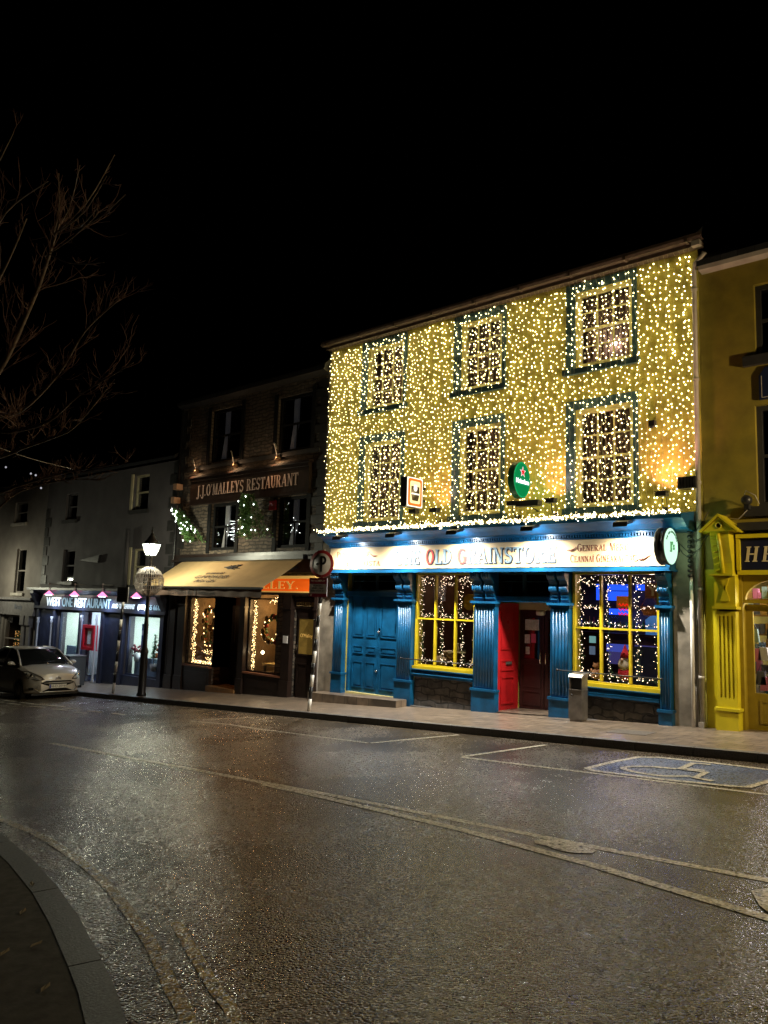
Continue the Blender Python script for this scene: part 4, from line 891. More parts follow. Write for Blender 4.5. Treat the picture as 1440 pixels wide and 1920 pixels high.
#=REST=
# ---------------------------------------------------------------- restaurant next door (stone)
rb = thing('restaurant_building', 'dark rubble stone restaurant with black quoins and a brown name board', 'building', (-18.6, 0, gz(-18.6)))
hol = [(-20.55, -18.95, 6.2, 7.95), (-17.2, -15.7, 6.15, 7.85), (-20.27, -18.97, 3.33, 4.84), (-17.03, -15.75, 3.32, 4.82),
       (-21.15, -19.78, -.32, 1.86), (-19.78, -18.35, -2, 1.86), (-18.15, -16.8, -.32, 1.95), (-16.06, -15.15, -2, 1.92)]
mb = MB(); wall_holes(mb, -22.2, -15.02, -2.2, 8.3, 0, .3, hol); shell(mb, -22.2, -15.02, -2.2, 8.3, .3, 9); mb.build('wall', M['sstone'], rb)
roof('roof', -22.25, -15.0, 8.35, 0, 9, 3.8, rb)
chimney(-21.6, 4.4, 11.3, 12.6, 2.3, rb, 4)
MB().prism([(0, 8.22), (-.24, 8.30), (-.26, 8.42), (0, 8.42)], lambda u, v, d: (d, u, v), -22.25, -15.05).build('gutter', M['bmetal'], rb)
for k in range(40):
    z_ = 8.1 - k * .26
    if z_ < -1.5: break
    w_ = .50 if k % 2 else .30
    if z_ > 2.9: MB().box(-22.21, -22.2 + w_, -.03, 0, z_ - .25, z_).build('quoin', M['quoin'], rb); MB().box(-15.05 - w_, -15.03, -.03, 0, z_ - .25, z_).build('quoin', M['quoin'], rb)
for i, (a, b, c, d) in enumerate(hol[:4]):
    q = MB().use(M['pitch']); frame(q, a, b, c, d, .08, .16, .09); zm = (c + d) / 2; q.box(a + .09, b - .09, .10, .15, zm - .03, zm + .03); q.box((a + b) / 2 - .02, (a + b) / 2 + .02, .11, .14, c + .09, zm - .03)
    q.box(a - .16, a, -.03, 0, c - .1, d + .12); q.box(b, b + .16, -.03, 0, c - .1, d + .12)
    wn = q.build('window', None, rb); MB().box(a + .09, b - .09, .12, .125, c + .09, d - .09).build('pane', M['glass'], wn)
    q = MB(); room(q, a, b, .3, 1.2, c, d); q.build('interior', M['black'], wn)
    q = MB(); xx = a + (.62 if i % 2 == 0 else .62)
    for k in range(3): q.tube([(a + .50 + k * .07, .24, d), (a + .50 + k * .07, .24, zm), (a + .42 + k * .05 , .24, c + .35), (a + .34 + k * .09, .24, c)], .04, 6, False)
    q.build('curtain', mat('net_curtain', (.40, .40, .42), .8, emit=(.5, .5, .55), estr=.02), wn)
MB().box(-22.1, -15.3, -.05, -.0, 6.0, 6.14).build('string_course', M['quoin'], rb)
q = MB(); q.box(-22.15, -15.1, -.12, 0, 3.05, 3.2); q.box(-22.15, -15.1, -.18, 0, 2.97, 3.05); q.box(-22.15, -15.1, -.08, 0, 2.6, 2.97); q.build('cornice', M['dwood'], rb)
nb = MB(); nb.box(-21.35, -15.6, -.12, 0, 4.83, 5.72); nb.box(-21.42, -15.53, -.20, 0, 5.72, 5.78); nb.box(-21.35, -15.6, -.16, -.12, 5.62, 5.72); nb.box(-21.35, -15.6, -.15, -.12, 4.83, 4.9)
nbo = nb.build('name_board', M['dwood'], rb)
q = MB(); xa, xb = -20.95, -16.05
serif(q, "J.J.O'MALLEYS RESTAURANT", xa, 5.10, .36, -.13, M['pinkl'], width=xb - xa); q.build('lettering', None, nbo)
# ground floor front
q = MB()
for a, b in ((-22.15, -21.75), (-21.6, -21.2), (-18.38, -18.12), (-16.42, -16.08), (-15.15, -15.04)): q.box(a, b, -.14, 0, -1.6, 1.96); q.box(a - .02, b + .02, -.17, 0, gz(a) - .1, gz(a) + .45); q.box(a - .02, b + .02, -.18, 0, 1.56, 1.60)
for a, b in ((-21.2, -19.78), (-18.12, -16.42)): q.box(a, b, -.10, 0, -1.8, -.36); q.box(a + .1, b - .1, -.115, -.1, gz(a) + .25, -.5)
q.box(-21.75, -21.6, -.05, 0, -1.6, 1.96)
q.box(-22.15, -15.04, -.16, 0, 1.96, 2.03); q.build('shopfront', M['dwood'], rb)
vs_ = mat('varnished_sill', (.22, .09, .05), .3); MB().box(-21.2, -19.78, -.14, .05, -.36, -.31).build('window_sill', vs_, rb); MB().box(-18.12, -16.42, -.14, .05, -.36, -.31).build('window_sill', vs_, rb)
of = MB().box(-21.9, -15.2, -.10, -.0, 2.07, 2.42).build('fascia', M['orangesign'], rb)
MB().box(-21.95, -15.15, -.14, 0, 2.42, 2.50).box(-21.95, -15.15, -.14, 0, 2.03, 2.07).build('fascia_trim', M['gold'], of)
q = MB(); serif(q, "O'MALLEY.", -18.9, 2.13, .22, -.115, M['gold'], width=3.05, dx=0); q.build('lettering', None, of)
for a, b, lb in ((-21.15, -19.78, 'restaurant window with light string and baskets left of the dark door'), (-18.12, -16.8, 'restaurant window with bright wreath right of the dark door')):
    q = MB(); frame(q, a, b, -.31, 1.86, .02, .10, .05); w_ = q.build('shop_window', M['dwood'], rb); tag(w_, lb); MB().box(a + .05, b - .05, .05, .055, -.26, 1.81).build('pane', M['glass'], w_)
    q = MB(); room(q, a, b, .3, 2.4, -.34, 1.95); q.build('interior', mat('warm_interior', (.11, .07, .035), .7, noise_amt=.4, nscale=4), w_)
q = MB(); room(q, -19.78, -18.38, .3, .8, -2, 1.86); q.use(M['dwood']); q.build('entrance_recess', M['black'], rb)
q = MB().use(M['black']); q.box(-19.7, -18.5, .62, .67, -1.1, 1.6)
for z0, z1 in ((.4, 1.5), (-.9, .1)): frame(q, -19.55, -18.65, z0, z1, .60, .62, .03)
dr = q.build('front_door', None, rb); MB().tube([(-18.75, .56, .45), (-18.75, .56, .75)], .015).build('door_handle', M['chrome'], dr); MB().box(-18.95, -18.9, .58, .6, 1.35, 1.6).build('hinge_plate', M['steel'], dr)
q = MB().use(M['dwood']); q.box(-16.0, -15.2, .05, .1, -1.1, 1.58); frame(q, -15.95, -15.25, .3, 1.36, .03, .05, .05); frame(q, -15.95, -15.25, -.85, .1, .03, .05, .04)
dr2 = q.build('side_door', None, rb); MB().box(-15.9, -15.3, .044, .05, .35, 1.31).build('door_glass', mat('door_amber', (.20, .13, .03), .25, noise_amt=.6, nscale=5, emit=(.5, .3, .06), estr=.12), dr2); MB().tube([(-15.93, 0.0, .45), (-15.93, 0, .6)], .014).build('door_handle', M['chrome'], dr2)
sanstext('writing', 'O\'Malley', .14, (-15.6, .04, .85), M['gold'], dr2, ext=.002)
q = MB(); serif(q, "RESTAURANT", -16.0, 1.66, .12, -.02, mat('dull_gold', (.45, .33, .15), .5), width=.85); q.box(-16.05, -15.16, -.005, .1, 1.6, 1.9)
q.mi = [1 if i >= len(q.mi) - 6 else 0 for i in range(len(q.mi))]; q.m.append(M['dwood']); q.build('fanlight_board', None, rb)
MB().box(-16.34, -16.16, -.16, -.14, .62, .82).build('notice', M['white'], rb)
MB().box(-19.78, -18.38, -.2, .6, -1.6, gz(-19) + .14).build('doorstep', mat('varnished_step', (.30, .16, .06), .35, noise_amt=.3), rb)
dp = MB().tube([(-22.10, -.1, -1.1), (-22.10, -.1, 8.2)], .05, 8).build('downpipe', M['bmetal'], rb)
lcm = mat('lit_copper', (.35, .2, .12), .5); MB().box(-22.19, -22.0, -.3, -.05, 4.95, 5.15).build('wall_box', lcm, rb); MB().box(-22.1, -21.9, -.3, -.05, 5.4, 5.6).build('wall_box', lcm, rb)
# light in the restaurant
light('POINT', (-20.3, .9, 1.5), (1, .58, .20), 60, rb, .12); light('POINT', (-17.3, .8, 1.5), (1, .60, .22), 80, rb, .12)
light('POINT', (-17.75, .35, .25), (1, .75, .4), 8, rb, .04); MB().sph((-17.80, .35, .25), .05).build('glowing_globe', emis('globe', (1, .85, .55), 14), rb)
light('POINT', (-19.1, .35, 1.6), (1, .5, .2), 16, rb, .05)
random.seed(31)
garland('window_lights', 'rope of amber lights around the left restaurant window', [((-21.05, 1.8), (-21.05, -.2)), ((-21.0, 1.7), (-21.02, -.2)), ((-21.05, -.22), (-19.9, -.24)), ((-21.0, -.24), (-19.9, -.22)), ((-20.5, .1), (-19.9, .15)), ((-20.3, -.1), (-19.9, 0))], .16, M['obulb'], M['leaf'], dens=60, r=.010)
garland('window_lights', 'rope of amber lights down the left side of the restaurant window with the wreath', [((-18.0, 1.8), (-18.0, -.22)), ((-17.96, 1.6), (-18.0, -.22)), ((-17.3, 1.83), (-16.95, 1.85)), ((-17.3, 1.78), (-16.95, 1.78))], .16, M['obulb'], M['leaf'], dens=60, r=.010)
def wreath(cx, cz, r, lab, y=.25):
    t = thing('wreath', lab, 'wreath', (cx, y, cz), 'christmas wreaths in the restaurant windows')
    g1 = MB(); g2 = MB().use(M['leaf']); redb = mat('burgundy_ribbon', (.25, .02, .02), .6); g3 = MB()
    for k in range(26):
        a = k * 2 * math.pi / 26; c = Vector((cx + r * math.cos(a), y, cz + r * math.sin(a)))
        g2.use(M['leaf'] if k % 3 else redb); g2.sph(c + Vector((random.gauss(0, .02), 0, random.gauss(0, .02))), random.uniform(.05, .09), 7, 5)
        if k % 2 == 0: g1.octa(c + Vector((random.gauss(0, .07), -.06, random.gauss(0, .07))), .022)
    for k in range(7):
        a = random.uniform(0, 6.3); c = Vector((cx + r * math.cos(a), y - .08, cz + r * math.sin(a)))
        g3.lathe(c, [(.09, 0), (.10, -.02), (.06, -.03), (.05, 0)], 12, 'y')
    g2.build('foliage', None, t); g1.build('bulbs', M['obulb'], t); g3.build('dried_orange', mat('dried_orange', (.6, .38, .12), .5), t)
wreath(-17.25, .95, .36, 'large round wreath with dried slices in the right restaurant window'); wreath(-20.3, 1.15, .30, 'upper swag of dried slices and lights in the left restaurant window')
wreath(-20.35, .62, .26, 'lower swag of dried slices in the left restaurant window')
t = thing('wooden_table', 'pale wooden table top lit inside the right restaurant window', 'table', (-17.3, .8, -.3)); MB().box(-17.8, -16.85, .35, 1.5, -.12, -.06).build('tabletop', mat('pale_wood', (.6, .45, .2), .5, noise_amt=.3, nscale=5), t); q = MB(); [q.box(x, x + .06, y, y + .06, -.34, -.12) for x in (-17.78, -16.93) for y in (.4, 1.4)]; q.build('legs', M['dwood'], t); t['label'] = 'pale wooden table glowing inside the right restaurant window'
# awning
aw = thing('awning', 'beige canvas awning pulled out over the restaurant window, with faded printed words', 'awning', (-18.6, -.1, 3.0))
A0, A1 = -21.5, -15.62; T0 = Vector((0, -.12, 3.0)); T1 = Vector((0, -1.58, 2.13))
q = MB(); n = 24; vs = []
for i in range(n + 1):
    xx = A0 + (A1 - A0) * i / n
    for j in range(7): t_2 = j / 6; p = T0.lerp(T1, t_2); vs.append((xx, p.y, p.z - .035 * math.sin(math.pi * t_2) - .006 * abs(math.sin(i * 1.57)) * t_2))
q.add(vs, [(i * 7 + j, (i + 1) * 7 + j, (i + 1) * 7 + j + 1, i * 7 + j + 1) for i in range(n) for j in range(6)], True); q.build('canvas', M['canvas'], aw)
MB().box(A0, A1, -1.64, -1.56, 2.07, 2.13).build('front_bar', M['black'], aw)
vl = MB(); vs = []
for i in range(61):
    xx = A0 + (A1 - A0) * i / 60; yy = -1.60 + .008 * math.sin(i * .9)
    vs += [(xx, yy, 2.07), (xx, yy - .01, 1.86 + .008 * math.sin(i * .5))]
vl.add(vs, [(2 * i, 2 * i + 2, 2 * i + 3, 2 * i + 1) for i in range(60)], True); vlo = vl.build('valance', M['valance'], aw)
q = MB()
for xx in (A0 + .3, A1 - .3): q.tube([(xx, -.1, 2.75), (xx + (.7 if xx < -18 else -.7), -.9, 2.30), (xx, -1.58, 2.09)], .025, 6)
q.build('folding_arm', M['bmetal'], aw)
MB().box(A0 - .05, A1 + .05, -.24, -.1, 2.97, 3.1).build('cassette', M['black'], aw)
sanstext('valance_writing', "J J O'Malleys Bar & Restaurant", .19, (-18.8, -1.622, 1.965), M['ink'], aw, ext=.002)
sl = math.atan2(T0.z - T1.z, T0.y - T1.y)
def awp(x, t_2, lift=.012): p = T0.lerp(T1, t_2); return Vector((x, p.y - lift * math.sin(sl), p.z - .035 * math.sin(math.pi * t_2) + lift * math.cos(sl)))
for s_, sz, t_2, xx in (('DRUMSHANBO', .13, .50, -18.7), ('GUNPOWDER', .25, .64, -18.6), ('IRISH GIN', .23, .80, -18.6)):
    sanstext('canvas_writing', s_, sz, awp(xx, t_2, .02), M['ink'], aw, rot=(sl, 0, 0), ext=.002)
q = MB(); random.seed(8)
for k in range(9): q.tube([awp(-18.45 + random.uniform(-.3, .3) + j * .06, .28 + .10 * math.sin(k + j * .8) * (j / 6), .018) for j in range(6)], .010, 5)
q.build('emblem', M['ink'], aw)
# wall lamps
ll = ['leftmost swan neck lamp over the brown name board', 'middle swan neck lamp over the brown name board', 'rightmost swan neck lamp over the brown name board']; first = None
for k, x in enumerate((-21.1, -19.05, -17.0)):
    if first is None:
        t = thing('swan_neck_lamp', ll[0], 'lamp', (x, -.1, 6.05), 'swan neck lamps over the name board')
        MB().tube([(x + .0, 0, 6.0), (x, -.12, 6.0), (x - .02, -.20, 6.25), (x + .08, -.34, 6.38), (x + .28, -.46, 6.30), (x + .5, -.6, 6.12)], .016, 8).build('neck', M['pipe'], t)
        q = MB(); q.lathe((x, -.1, 5.92), [(.02, .16), (.06, .1), (.10, 0), (.07, .02)], 12); q.build('shade', mat('copper_shade', (.45, .28, .16), .35, .6), t)
        light('SPOT', (x - .05, -.26, 5.90), (1, .62, .33), 42, t, .04, (x + .1, .05, 5.2), 150, 1.0, 'lamp_light')
        light('POINT', (x - .10, -.24, 6.02), (1, .60, .32), 4, t, .04, name='lamp_spill')
        first = t
    else: c = copy_tree(first); c.location.x = x; c['label'] = ll[k]
light('POINT', (-17.6, -.5, 5.95), (1, .6, .3), 1, rb, .1)
# bare spot lighting the awning from above, no fitting is built for it
light('SPOT', (-18.6, -.75, 4.65), (1, .66, .36), 80, aw, .08, (-18.6, -.9, 2.5), 150, 1.0, 'awning_light')
# christmas trees hung on the stone wall
def walltree(x, z, h_, r, lab, lean, dens=700, nb=22):
    t = thing('wall_christmas_tree', lab, 'christmas tree', (x, -.1, z)); g2 = MB().use(M['litfir']); g1 = MB()
    ax = Vector((lean, -.35, 1)).normalized()
    g2.use(M['bark']).tube([(x, -.02, z), tuple(Vector((x, -.02, z)) + ax * h_)], .02, 6); g2.use(M['litfir'])
    for k in range(dens):
        u = random.random() ** .8; a = random.uniform(0, 6.28); rr_ = r * (1 - u * .75) * random.uniform(.3, 1)
        c = Vector((x, -.06, z)) + ax * (u * h_) + Vector((math.cos(a) * rr_, -abs(math.sin(a)) * rr_ * .8, random.gauss(0, .03)))
        d_ = Vector((math.cos(a), -abs(math.sin(a)), random.uniform(-.5, .6))) * random.uniform(.06, .13); e_ = Vector((random.uniform(-1, 1), random.uniform(-1, 1), random.uniform(-1, 1))) * .03
        g2.add([c, c + d_ + e_, c + d_ - e_], [(0, 1, 2)])
        if k % (dens // nb) == 0: g1.octa(c + d_ + Vector((0, -.08, 0)), .022)
    g2.build('branches', None, t); g1.build('bulbs', M['cbulb'], t)
random.seed(41)
walltree(-20.75, 3.6, 1.35, .42, 'small lit fir tree fixed to the stone wall left of the first floor windows', -.75, dens=1300, nb=34)
walltree(-17.75, 3.62, 1.3, .66, 'larger fir tree with lights fixed to the stone wall between the first floor windows', -.02, dens=2200, nb=16)
q = thing('wine_window_lights', 'small cluster of white lights behind the left first floor restaurant window', 'fairy lights', (-19.5, .2, 3.8)); g = MB(); [g.octa((-19.3 + random.gauss(0, .22), .2, 3.95 + random.gauss(0, .22)), .014) for k in range(20)]; g.tube([(-19.3 + .25 * math.sin(j * 1.9), .21, 3.6 + j * .035) for j in range(20)], .003, 3); g.build('bulbs', M['cbulb'], q); q.name = 'indoor_lights'
q = thing('indoor_lights', 'small cluster of white lights behind the right first floor restaurant window', 'fairy lights', (-16.5, .2, 3.8)); g = MB(); [g.octa((-16.5 + random.gauss(0, .18), .2, 3.95 + random.gauss(0, .2)), .012) for k in range(9)]; g.build('bulbs', M['cbulb'], q)
q = thing('wall_sticker', 'small red plaque above the larger wall fir tree', 'plaque', (-17.1, -.03, 4.7)); MB().box(-17.35, -17.05, -.06, 0, 4.45, 4.72).build('plate', M['redp'], q); q.name = 'red_plaque'

# ---------------------------------------------------------------- restaurant with grey render
wb = thing('grey_restaurant_building', 'dim grey rendered building with a blue lit restaurant front on its ground floor', 'building', (-27, 0, gz(-27)))
hol = [(-25.1, -24.1, 4.9, 6.2), (-30.3, -29.35, 4.8, 5.9), (-30.2, -29.2, 2.3, 3.6), (-24.9, -24.0, 2.2, 3.5), (-30.05, -28.35, -.85, 1.15), (-28.2, -26.6, -2.6, 1.15), (-24.9, -22.72, -.96, 1.15)]
mb = MB(); wall_holes(mb, -32.0, -22.22, -2.8, 6.5, 0, .3, hol); shell(mb, -32.0, -22.22, -2.8, 6.5, .3, 8); mb.build('wall', M['grey'], wb)
roof('roof', -32.05, -22.2, 6.52, 0, 8, 3.2, wb)
for k in range(11): MB().box(-22.24 - (.5 if k % 2 else .3), -22.22, -.03, 0, 6.05 - k * .4, 6.05 - k * .4 + .36).build('quoin', M['quoin'], wb)
for k in range(8): MB().box(-31.99, -31.7 + (.2 if k % 2 else 0), -.03, 0, 5.0 - k * .4, 5.36 - k * .4).build('quoin', M['quoin'], wb)
for i, (a, b, c, d) in enumerate(hol[:4]):
    q = MB().use(M['lintel'] if i in (0, 3) else M['grey']); frame(q, a, b, c, d, .10, .18, .07); zm = (c + d) / 2; q.box(a + .07, b - .07, .11, .16, zm - .03, zm + .03)
    wn = q.build('window', None, wb); MB().box(a + .07, b - .07, .13, .135, c + .07, d - .07).build('pane', M['glass'], wn); MB().box(a - .1, b + .1, -.10, .02, c - .14, c).build('sill', M['quoin'], wn)
    q = MB(); room(q, a, b, .3, .9, c, d); q.build('interior', M['black'], wn)
    if i in (0, 3): MB().box(a - .18, a - .03, -.04, 0, c, d + .05).build('architrave', M['lintel'], wn)
q = MB(); q.box(-32.1, -22.3, -.18, 0, 1.2, 1.30); q.box(-31.6, -22.35, -.14, 0, 1.30, 1.78); q.box(-32.2, -22.25, -.48, 0, 1.95, 2.04); q.prism([(-.14, 1.78), (-.46, 1.95), (0, 1.95), (0, 1.78)], lambda u, v, d: (d, u, v), -32.0, -22.3)
for a in (-32.05, -22.6): q.prism([(-.14, 1.3), (-.4, 1.8), (-.4, 1.95), (0, 1.95), (0, 1.3)], lambda u, v, d: (d, u, v), a, a + .3)
wf = q.build('fascia', M['navy'], wb)
signw = mat('sign_blue_white', (.7, .8, .85), .4, emit=(.75, .9, 1.0), estr=.9); signb = mat('sign_blue', (.3, .45, .52), .4, emit=(.3, .5, .62), estr=.5)
for s_, a, b, sz, m_ in (('WEST', -30.85, -28.95, .42, signw), ('ONE', -28.75, -27.5, .42, signb), ('RESTAURANT', -27.3, -25.6, .42, signw)): pass
xw = lambda px: WP(px, 1130, -.155).x
def fittext(s_, a, b, zc, h_, m_, y=-.155):
    o = sanstext('lettering', s_, h_, (0, 0, 0), m_, None, align='LEFT', bold=.003 * h_ / .4, ext=.01)
    xs_ = [v.co.x for v in o.data.vertices]; k = (b - a) / (max(xs_) - min(xs_)); o.data.transform(Matrix.Translation((a, y, zc)) @ Matrix.Diagonal((k, 1, 1, 1)) @ Matrix.Translation((-min(xs_), 0, 0))); put(o, wf)
for s_, a, b, m_ in (('WEST', 87, 114, signw), ('ONE', 117, 135.5, signb), ('REST', 140, 162, signw), ('AURANT', 163, 208, signb)): fittext(s_, xw(a), xw(b), 1.47, .50, m_)
for s_, a, b, m_ in (('AND', 211, 222, signw), ('TAKEAWAY', 224, 253, signw), ('(098)', 259, 273, signw), ('255 6616', 275, 303, signb)): fittext(s_, xw(a), xw(b), 1.42, .24, m_)
q = MB()
for a in (-31.9, -30.45, -28.25, -26.6, -25.2, -22.65): q.box(a, a + .22, -.12, 0, gz(a) - .1, 1.2); 
q.box(-31.7, -30.2, -.04, 0, -2.2, 1.2); q.box(-26.4, -25.2, -.04, 0, -2.2, 1.2)
for k in range(14): q.box(-26.4 + k * .085, -26.36 + k * .085, -.055, -.04, -1.3, 1.1); q.box(-31.6 + k * .1, -31.56 + k * .1, -.055, -.04, -1.5, 1.1)
q.box(-24.98, -22.65, -.08, 0, -1.9, -.96); q.box(-30.25, -28.25, -.08, 0, -2.2, -.9)
q.build('shopfront', M['navy'], wb)
def col(x): q = MB(); q.lathe((x, -.18, gz(x)), [(.07, 0), (.05, .12), (.035, .3), (.035, 2.25), (.06, 2.32), (.04, 2.38), (.06, 2.5)], 10); return q.build('slender_column', mat('pale_column', (.45, .48, .55), .4), wb)
for x in (-31.55, -30.35, -27.9, -26.75): col(x)
for (a, b, c, d) in (hol[4], hol[6]):
    q = MB(); frame(q, a, b, c, d, .02, .1, .06); wn = q.build('shop_window', M['navy'], wb); MB().box(a + .06, b - .06, .05, .055, c + .06, d - .06).build('pane', M['glass'], wn)
    q = MB(); room(q, a - .3, b + .3, .31, 2.2, c - .4, d + .3); q.build('interior', mat('mint_wall', (.52, .55, .46), .7, noise_amt=.1, nscale=2), wn)
    q = MB().use(mat('blue_panel', (.30, .42, .58), .5)); q.box(a + .06, b - .06, .35, .38, c, c + .62) ; q.build('dado', None, wn)
q = MB(); room(q, -28.2, -26.6, .3, 1.3, -2.4, 1.15); q.build('doorway', mat('pale_blue_recess', (.32, .36, .48), .6), wb)
MB().box(-23.7, -22.78, .6, .64, -.3, 1.15).build('timber_panel', mat('orange_timber', (.45, .17, .05), .5, noise_amt=.3, nscale=3), wb)
light('AREA', (-29.2, 1.1, 1.35), (.72, .92, 1.0), 120, wb, .8, (-29.2, 1.1, 0)); light('AREA', (-23.8, 1.0, 1.35), (.70, .90, 1.0), 170, wb, .9, (-23.8, 1.0, 0)); light('POINT', (-27.4, .7, .95), (.6, .75, 1.0), 40, wb, .1)
t = thing('menu_case', 'bright red menu case beside the doorway of the blue lit restaurant', 'menu case', (-27.1, -.15, .2)); q = MB(); frame(q, -27.62, -26.75, -.24, .68, -.26, -.10, .11); q.build('case', M['redp'], t); MB().box(-27.51, -26.86, -.20, -.10, -.13, .57).build('menu', mat('menu_red', (.35, .04, .06), .5, noise_amt=.4, nscale=9), t); MB().box(-27.30, -27.05, -.21, -.2, -.02, .45).build('sheet', M['paper'], t); MB().box(-27.62, -26.75, -.12, .02, -.26, -.24).build('bracket', M['redp'], t)
t = thing('poster', 'blue and white poster hanging inside the window behind the street lamp', 'poster', (-24.0, .12, .5)); MB().box(-24.12, -23.72, .12, .125, -.05, .85).build('sheet', mat('navy_poster', (.03, .05, .2), .5), t); MB().box(-24.1, -23.78, .115, .12, .45, .62).build('print', M['paper'], t)
t = thing('flower_arrangement', 'orange flowers at the right of the lit restaurant window', 'flowers', (-23.0, .3, -.3)); q = MB(); random.seed(9); fo = mat('orange_petals', (.7, .2, .04), .6); 
for k in range(26): q.sph((-22.98 + random.gauss(0, .14), .25 + random.gauss(0, .05), -.02 + random.gauss(0, .16)), .05, 6, 4)
q.build('blooms', fo, t); MB().lathe((-22.98, .28, -.5), [(.1, 0), (.15, .3), (.13, .32)], 12).build('vase', M['white'], t)
t = thing('flower_arrangement', 'dark red dried flowers at the left of the lit restaurant window', 'flowers', (-24.6, .3, -.3)); q = MB()
for k in range(22): q.sph((-24.6 + random.gauss(0, .14), .25 + random.gauss(0, .05), -.08 + random.gauss(0, .09)), .045, 6, 4)
q.build('blooms', mat('maroon_petals', (.18, .03, .04), .7), t); MB().lathe((-24.6, .28, -.5), [(.08, 0), (.12, .3)], 12).build('vase', M['white'], t)
def plant(x, y, z, h_, lab, name='potted_plant', n=160, sp=.2):
    t = thing(name, lab, 'plant', (x, y, z)); g = MB(); lm = mat('plant_leaf', (.05, .22, .06), .5); s_ = MB(); s_.tube([(x, y, z), (x + .02, y, z + h_)], .012, 5)
    for k in range(n):
        u = random.uniform(.15, 1); a = random.uniform(0, 6.28); c = Vector((x + .02 * u, y, z + h_ * u)); d_ = Vector((math.cos(a), math.sin(a) * .5, random.uniform(-.1, .6))) * sp * random.uniform(.4, 1) * (1.2 - u * .6); e_ = d_.cross(Vector((0, 0, 1))) * .3
        g.add([c, c + d_ * .6 + e_, c + d_, c + d_ * .6 - e_], [(0, 1, 2, 3)])
    g.build('leaves', lm, t); s_.build('stem', M['bark'], t); MB().lathe((x, y, z - .25), [(.09, 0), (.13, .25)], 10).build('pot', M['white'], t)
plant(-28.75, .22, -.65, 1.15, 'green house plant in the left window behind the parked car', n=60)
plant(-23.45, .25, -.5, 1.0, 'bushy small plant in the window behind the street lamp', n=240)
t = thing('waste_bin', 'dark square litter bin on the pavement behind the parked car', 'bin', (-26.3, -1.1, gz(-26.3))); q = MB(); q.box(-26.75, -26.05, -1.45, -.85, gz(-26.4), -.40); q.box(-26.78, -26.02, -1.48, -.82, -.40, -.35); q.build('body', mat('grey_bin', (.05, .055, .065), .4), t); MB().box(-26.6, -26.2, -1.46, -1.45, -.62, -.5).build('opening', M['black'], t)
dl_ = ['leftmost cone lamp over the word WEST', 'cone lamp over the word ONE', 'cone lamp over the end of RESTAURANT', 'rightmost cone lamp, above the telephone number']; first = None
pinkm = emis('pink_lamp', (1.0, .22, .45), 2.2)
for k, x in enumerate((-30.1, -28.0, -25.9, -23.6)):
    if first is None:
        t = thing('cone_lamp', dl_[0], 'lamp', (x, -.4, 1.85), 'cone lamps over the blue restaurant sign')
        q = MB(); q.lathe((x, -.5, 1.76), [(.19, 0), (.05, .13), (.03, .16)], 14); q.build('shade', pinkm, t); MB().tube([(x, -.5, 1.9), (x, -.5, 2.18), (x, -.1, 2.18)], .014).sph((x, -.5, 2.2), .04).build('bracket', M['pipe'], t)
        MB().lathe((x, -.5, 1.74), [(.12, 0), (.12, .012)], 14).build('diffuser', emis('cone_white', (.8, .9, 1), 12), t)
        light('SPOT', (x, -.48, 1.70), (.70, .82, 1.0), 120, t, .05, (x, -.30, .4), 165, 1.0, 'lamp_light'); first = t
    else: c = copy_tree(first); c.location.x = x; c['label'] = dl_[k]
t = thing('flag_bracket', 'dark arrow shaped flag bracket on the grey wall', 'bracket', (-27.8, -.1, 3.2)); MB().prism([(-28.6, 3.13), (-27.15, 3.02), (-27.05, 3.32)], lambda u, v, d: (u, d, v), -.12, -.02).build('arm', M['black'], t)
dp = MB().tube([(-25.05, -.1, 2.1), (-25.1, -.1, 4.2)], .06).build('downpipe', M['grey'], wb)

# ---------------------------------------------------------------- pale house at the far left
hb = thing('pale_townhouse', 'pale rendered house at the far left edge behind the parked car', 'building', (-38, 0, gz(-38)))
hol = [(-35.2, -33.9, 4.9, 5.85), (-34.6, -33.6, 1.8, 3.75), (-38.6, -37.6, 4.9, 5.85), (-38.6, -37.6, 1.8, 3.75), (-35.4, -33.3, -1.2, .8), (-38.6, -36.3, -1.2, .8)]
mb = MB(); wall_holes(mb, -50, -32.02, -3.6, 6.5, 0, .3, hol); shell(mb, -50, -32.02, -3.6, 6.5, .3, 8); mb.build('wall', M['greyb'], hb); roof('roof', -50, -32.06, 6.52, 0, 8, 3.2, hb)
for (a, b, c, d) in hol:
    q = MB(); frame(q, a, b, c, d, .1, .18, .07); q.box(a + .07, b - .07, .11, .16, (c + d) / 2 - .03, (c + d) / 2 + .03); wn = q.build('window', M['greyb'], hb); MB().box(a + .07, b - .07, .13, .135, c + .07, d - .07).build('pane', M['glass'], wn); MB().box(a - .1, b + .1, -.1, .02, c - .12, c).build('sill', M['pipe'], wn); q = MB(); room(q, a, b, .3, 1.2, c, d); q.build('interior', M['black'], wn)
q = MB(); q.box(-50, -32.1, -.16, 0, .95, 1.5); q.box(-50, -32.1, -.35, 0, 1.5, 1.6); q.box(-50, -32.1, -.2, 0, .85, .95)
for a in (-32.7, -33.2, -35.9, -39.2): q.box(a, a + .3, -.14, 0, gz(a), .85); q.box(a - .03, a + .33, -.22, 0, .45, .85)
q.build('shopfront', mat('grey_timber', (.14, .13, .13), .5, noise_amt=.3), hb)
sanstext('lettering', 'Brady', .32, (-33.6, -.165, 1.2), mat('faint_writing', (.10, .11, .14), .5), hb)
t = thing('small_christmas_tree', 'little amber lit tree in the window above the parked car', 'christmas tree', (-34.9, .3, -1)); g = MB(); g2 = MB(); 
